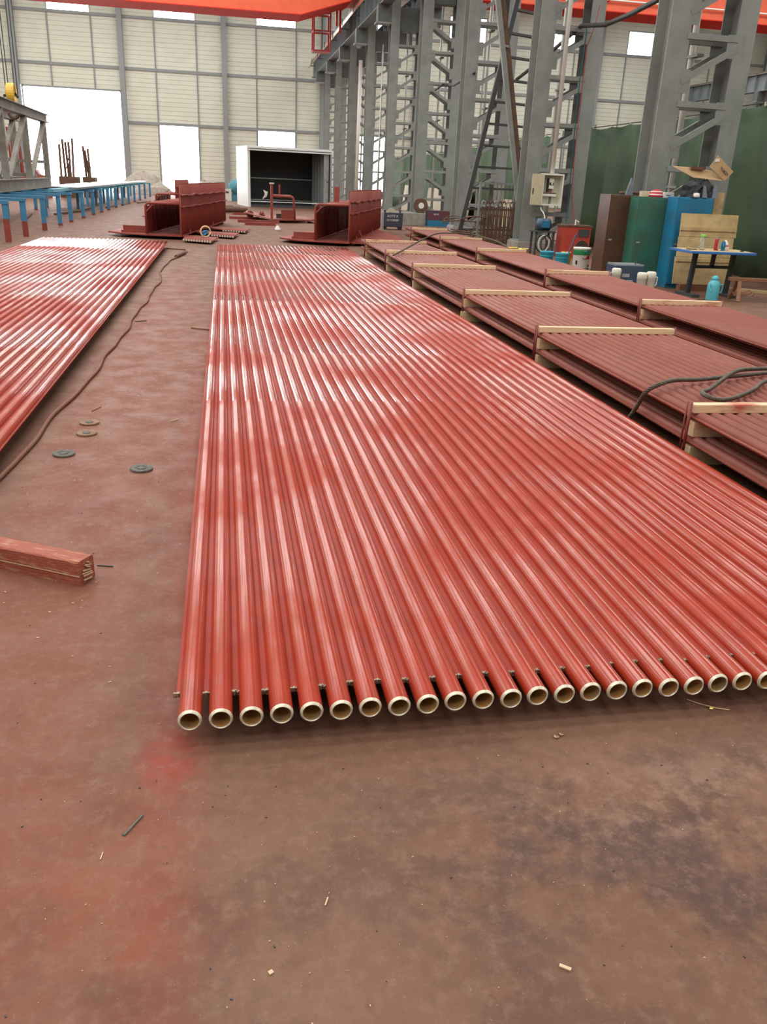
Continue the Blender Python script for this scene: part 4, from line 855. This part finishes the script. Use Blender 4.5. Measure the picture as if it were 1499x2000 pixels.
rope('wire_rope', 'thin dark wire rope slung from the narrow bundle down to the wide bundle', [(2.60, 13.4, .32), (3.05, 14.5, .36), (3.6, 15.8, .42), (4.2, 17.3, .44), (4.52, 17.75, .445), (5.0, 17.80, .445), (5.32, 17.6, .40), (5.42, 16.6, .34), (5.40, 15.6, .2), (5.5, 15.0, .03)], .013, ROPEM, cat='wire rope')
cab = [(-1.13, 17.25), (-.76, 17.09), (-.69, 16.6), (-.89, 15.11), (-.98, 13.58), (-.89, 12.05), (-.91, 10.17), (-.93, 8.78), (-.94, 7.29), (-.97, 6.47), (-.98, 5.89), (-1.02, 5.21), (-1.05, 4.78), (-1.07, 4.19), (-1.09, 3.99), (-1.2, 3.2), (-1.5, 2.4)]
pts = []
for i in range(len(cab)-1):
    for k in range(8):
        u = k/8; x = cab[i][0]*(1-u)+cab[i+1][0]*u; y = cab[i][1]*(1-u)+cab[i+1][1]*u; pts.append((x+.012*math.sin(y*3.3)+.008*math.sin(y*7.1), y, .013))
tag(MB().tube(pts, .012, 8).build('power_cable', CABLE, None, True), 'red-dusted cable running along the aisle beside the pipe panel', 'cable')
tag(MB().tube([(-.85, 15.4, .03), (-.74, 16.2, .03)], .028, 10).build('cable_joint', RUST), 'short pipe sleeve lying along the aisle cable', 'pipe')
for i, (x, y, m, hole) in enumerate(((-.815, 4.954, DISCB, 1), (-.80, 4.735, DISCB, 1), (-.86, 4.36, DISCD, 0), (-.445, 4.10, DISCD, 0))):
    t = thing('grinding_disc', ['farthest tan grinding disc lying on the aisle floor', 'tan grinding disc just in front of its twin', 'grey flap disc lying nearest the aisle cable', 'dark flap disc lying alone nearest the middle panel'][i], 'grinding disc', (x, y, 0), random.random()*3, 'grinding discs on the aisle floor')
    MB().lathe([(.054, 0), (.056, .003), (.056, .009), (.052, .012), (.034, .010), (.028, .007 if hole else .005), (.012, .006)], 28).build('flap_ring', m, t)
    MB().lathe([(.022, .006), (.022, .008), (.012, .013 if not hole else .009), (.009, .013 if not hole else .009)], 18).build('hub', DARK if hole else DISCD, t, True)
# painted timber on the left
t = thing('painted_timber', 'chipped red painted timber beam lying on the floor', 'timber', (-.545, 2.81, 0), math.atan2(.167, -.308))
b = MB(); r = random.Random(8); vs = []; fs = []; nseg = 24
for i in range(nseg+1):
    x = .58*i/nseg; j = lambda: r.uniform(-.0018, .0018)
    vs += [(x, -.085+j(), .004), (x, -.002+j(), .0), (x, j(), .04+j()), (x, .0+j(), .089+j()), (x, -.006, .094+j()), (x, -.078, .094+j()), (x, -.085+j(), .087)]
for i in range(nseg):
    for k in range(7): fs.append((7*i+k, 7*i+7+k, 7*i+7+(k+1) % 7, 7*i+(k+1) % 7))
fs += [(6,5,4,3,2,1,0), tuple(7*nseg+k for k in range(7))]
b.add(vs, fs).build('beam', WOODB, t)
for i in range(7): z = .012+.010*i+r.uniform(-.003, .003); MB().bar((-.0005, -.076+r.uniform(0, .02), z), (-.004-r.random()*.006, -.040+r.uniform(-.01, .03), z+.012), .004, .004).build('splinter', CHIPL, t)
MB().bar((.0, .0015, .038), (.5, .0015, .041), .002, .002).build('split_line', CHIPL, t)
# sticks, nuts and chips
def stick(label, a, c, wd, ht, m, name='wood_sliver', cat='sliver'): tag(MB().bar((*a, ht/2+.0005), (*c, ht/2+.0005), wd, ht).build(name, m), label, cat)
stick('grey stick lying on the bare floor before the pipe ends', (-.26, 1.54), (-.225, 1.60), .004, .004, DISCD, 'stick', 'stick')
stick('thin white sliver beside the grey stick', (-.300, 1.495), (-.303, 1.475), .0025, .002, CHIPL)
stick('tan wood chip alone in the empty front floor', (.602, 1.081), (.621, 1.068), .007, .003, CHIPL, 'wood_chip', 'chip')
stick('yellow sliver in the middle of the front floor', (.168, 1.285), (.176, 1.305), .003, .002, CHIPL)
stick('small yellow chip at the front edge of the floor', (.045, 1.142), (.053, 1.146), .008, .003, CHIPL, 'wood_chip', 'chip')
stick('brown flat stick beside the middle panel far up the aisle', (-.34, 8.28), (-.17, 8.19), .03, .012, BENCH, 'stick', 'stick')
stick('bent dark shaving in the aisle near the cable', (-.90, 8.63), (-.80, 8.68), .03, .008, RUST, 'metal_strip', 'strip')
stick('dark stick lying before the painted timber', (-.51, 2.98), (-.45, 2.965), .004, .004, DARK, 'stick', 'stick')
stick('light twig up the aisle beyond the discs', (-.35, 4.98), (-.31, 5.03), .005, .004, CHIPL, 'twig', 'twig')
stick('dark twig between the discs and the cable', (-.84, 5.22), (-.80, 5.33), .006, .005, BENCH, 'twig', 'twig')
t = thing('crushed_foil', 'crumpled silver foil in the gap beside the wide bundle', 'foil', (2.46, 10.2, 0)); MB().lathe([(.05, 0), (.07, .03), (.04, .07), (.015, .08)], 7).build('foil_body', GALV, t)
for i in range(2): tag(MB().lathe([(.0075, 0), (.0085, .002), (.0085, .006), (.004, .007)], 6).build('copper_nut', COPPER, None, False, (.86+.018*i, 1.765+.009*i, 0)), ['copper coloured nut before the pipe ends, closer to the camera', 'copper coloured nut before the pipe ends, just behind its twin'][i], 'nut')
t = thing('yellow_wire', 'small curl of yellow wire below the last pipe ends', 'wire', (1.37, 1.84, 0)); MB().tube([(-.05, .05, .003), (-.02, .02, .004), (0, .0, .008), (.02, -.005, .004), (.05, -.015, .003)], .0015, 5).build('wire_curl', CHIPL, t); MB().lathe([(.006, 0), (.008, .004), (.004, .008)], 7).build('wire_knot', GOLD, t)
r = random.Random(12); mb = MB()
for k in range(320):
    if r.random() < .5: x, y = r.uniform(-.9, 1.7), r.uniform(.85, 1.75)
    else: x, y = r.uniform(-1.05, -.2), r.uniform(1.8, 9)
    s = r.uniform(.0005, .0018)*(1 if y < 2 else 2.2); a = r.random()*PI
    mb.bar((x, y, .0012), (x+s*2.2*math.cos(a), y+s*2.2*math.sin(a), .0012), s, .0016)
tag(mb.build('wood_crumbs', CHIPL), 'tiny pale wood crumbs scattered on the floor', 'crumbs', kind='stuff')
mb = MB()
for k in range(160):
    x, y = (r.uniform(-.9, 1.7), r.uniform(.85, 1.78)) if k % 2 else (r.uniform(-1.0, -.2), r.uniform(1.8, 9)); s = r.uniform(.001, .003); a = r.random()*PI
    mb.bar((x, y, .0012), (x+s*2*math.cos(a), y+s*2*math.sin(a), .0012), s, .002)
tag(mb.build('metal_crumbs', DARK), 'tiny dark metal crumbs scattered on the floor', 'crumbs', kind='stuff')
# reel of blue cord on the duct wing, offcuts by the container
t = thing('cord_reel', 'yellow rimmed coil with blue cord on the red duct wing', 'coil', (-.42, 19.6, .08), .3)
MB().tube([(.11*math.cos(a), .02, .12+.11*math.sin(a)) for a in [k*PI/9 for k in range(19)]], .016, 8).build('rim', WOOD, t, True); MB().tube([(.05*math.cos(a)-.01, .02+.01*math.sin(a*3), .09+.05*math.sin(a*1.3)) for a in [k*.5 for k in range(26)]], .014, 6).build('cord', CANB, t, True)
for i in range(6):
    x, y = (-.35+.13*i, 36.5-.5*i); tag(MB().tube([(x-.55, y, .09+.05*(i % 2)), (x+.55, y+.5, .09+.05*(i % 2))], .08, 10).build('rusty_pipe', RUST), 'rusty pipe offcut before the container, %s counting from the blue trestles' % ORD[i].replace('nearest', 'first'), 'pipe', 'pipe offcuts before the container')
for i, (x, y, ln) in enumerate(((.15, 30.0, 1.0), (.4, 28.0, 1.3), (.6, 26.6, .9), (.3, 33.2, 1.0))):
    tag(MB().bar((x, y, .04), (x+ln, y+.1, .04), .12, .08).build('red_bar', REDD), 'red bar on the floor behind the ribbed duct, %s counting from the camera' % ('third', 'second', 'first', 'fourth')[i], 'bar', 'red bars behind the ribbed duct')
tag(MB().lathe([(.07, 0), (.09, .04), (.04, .12), (.01, .14)], 7).build('white_scrap', BAG, None, False, (1.42, 24.2, 0)), 'crumpled white scrap on the floor between the two red ducts', 'scrap')
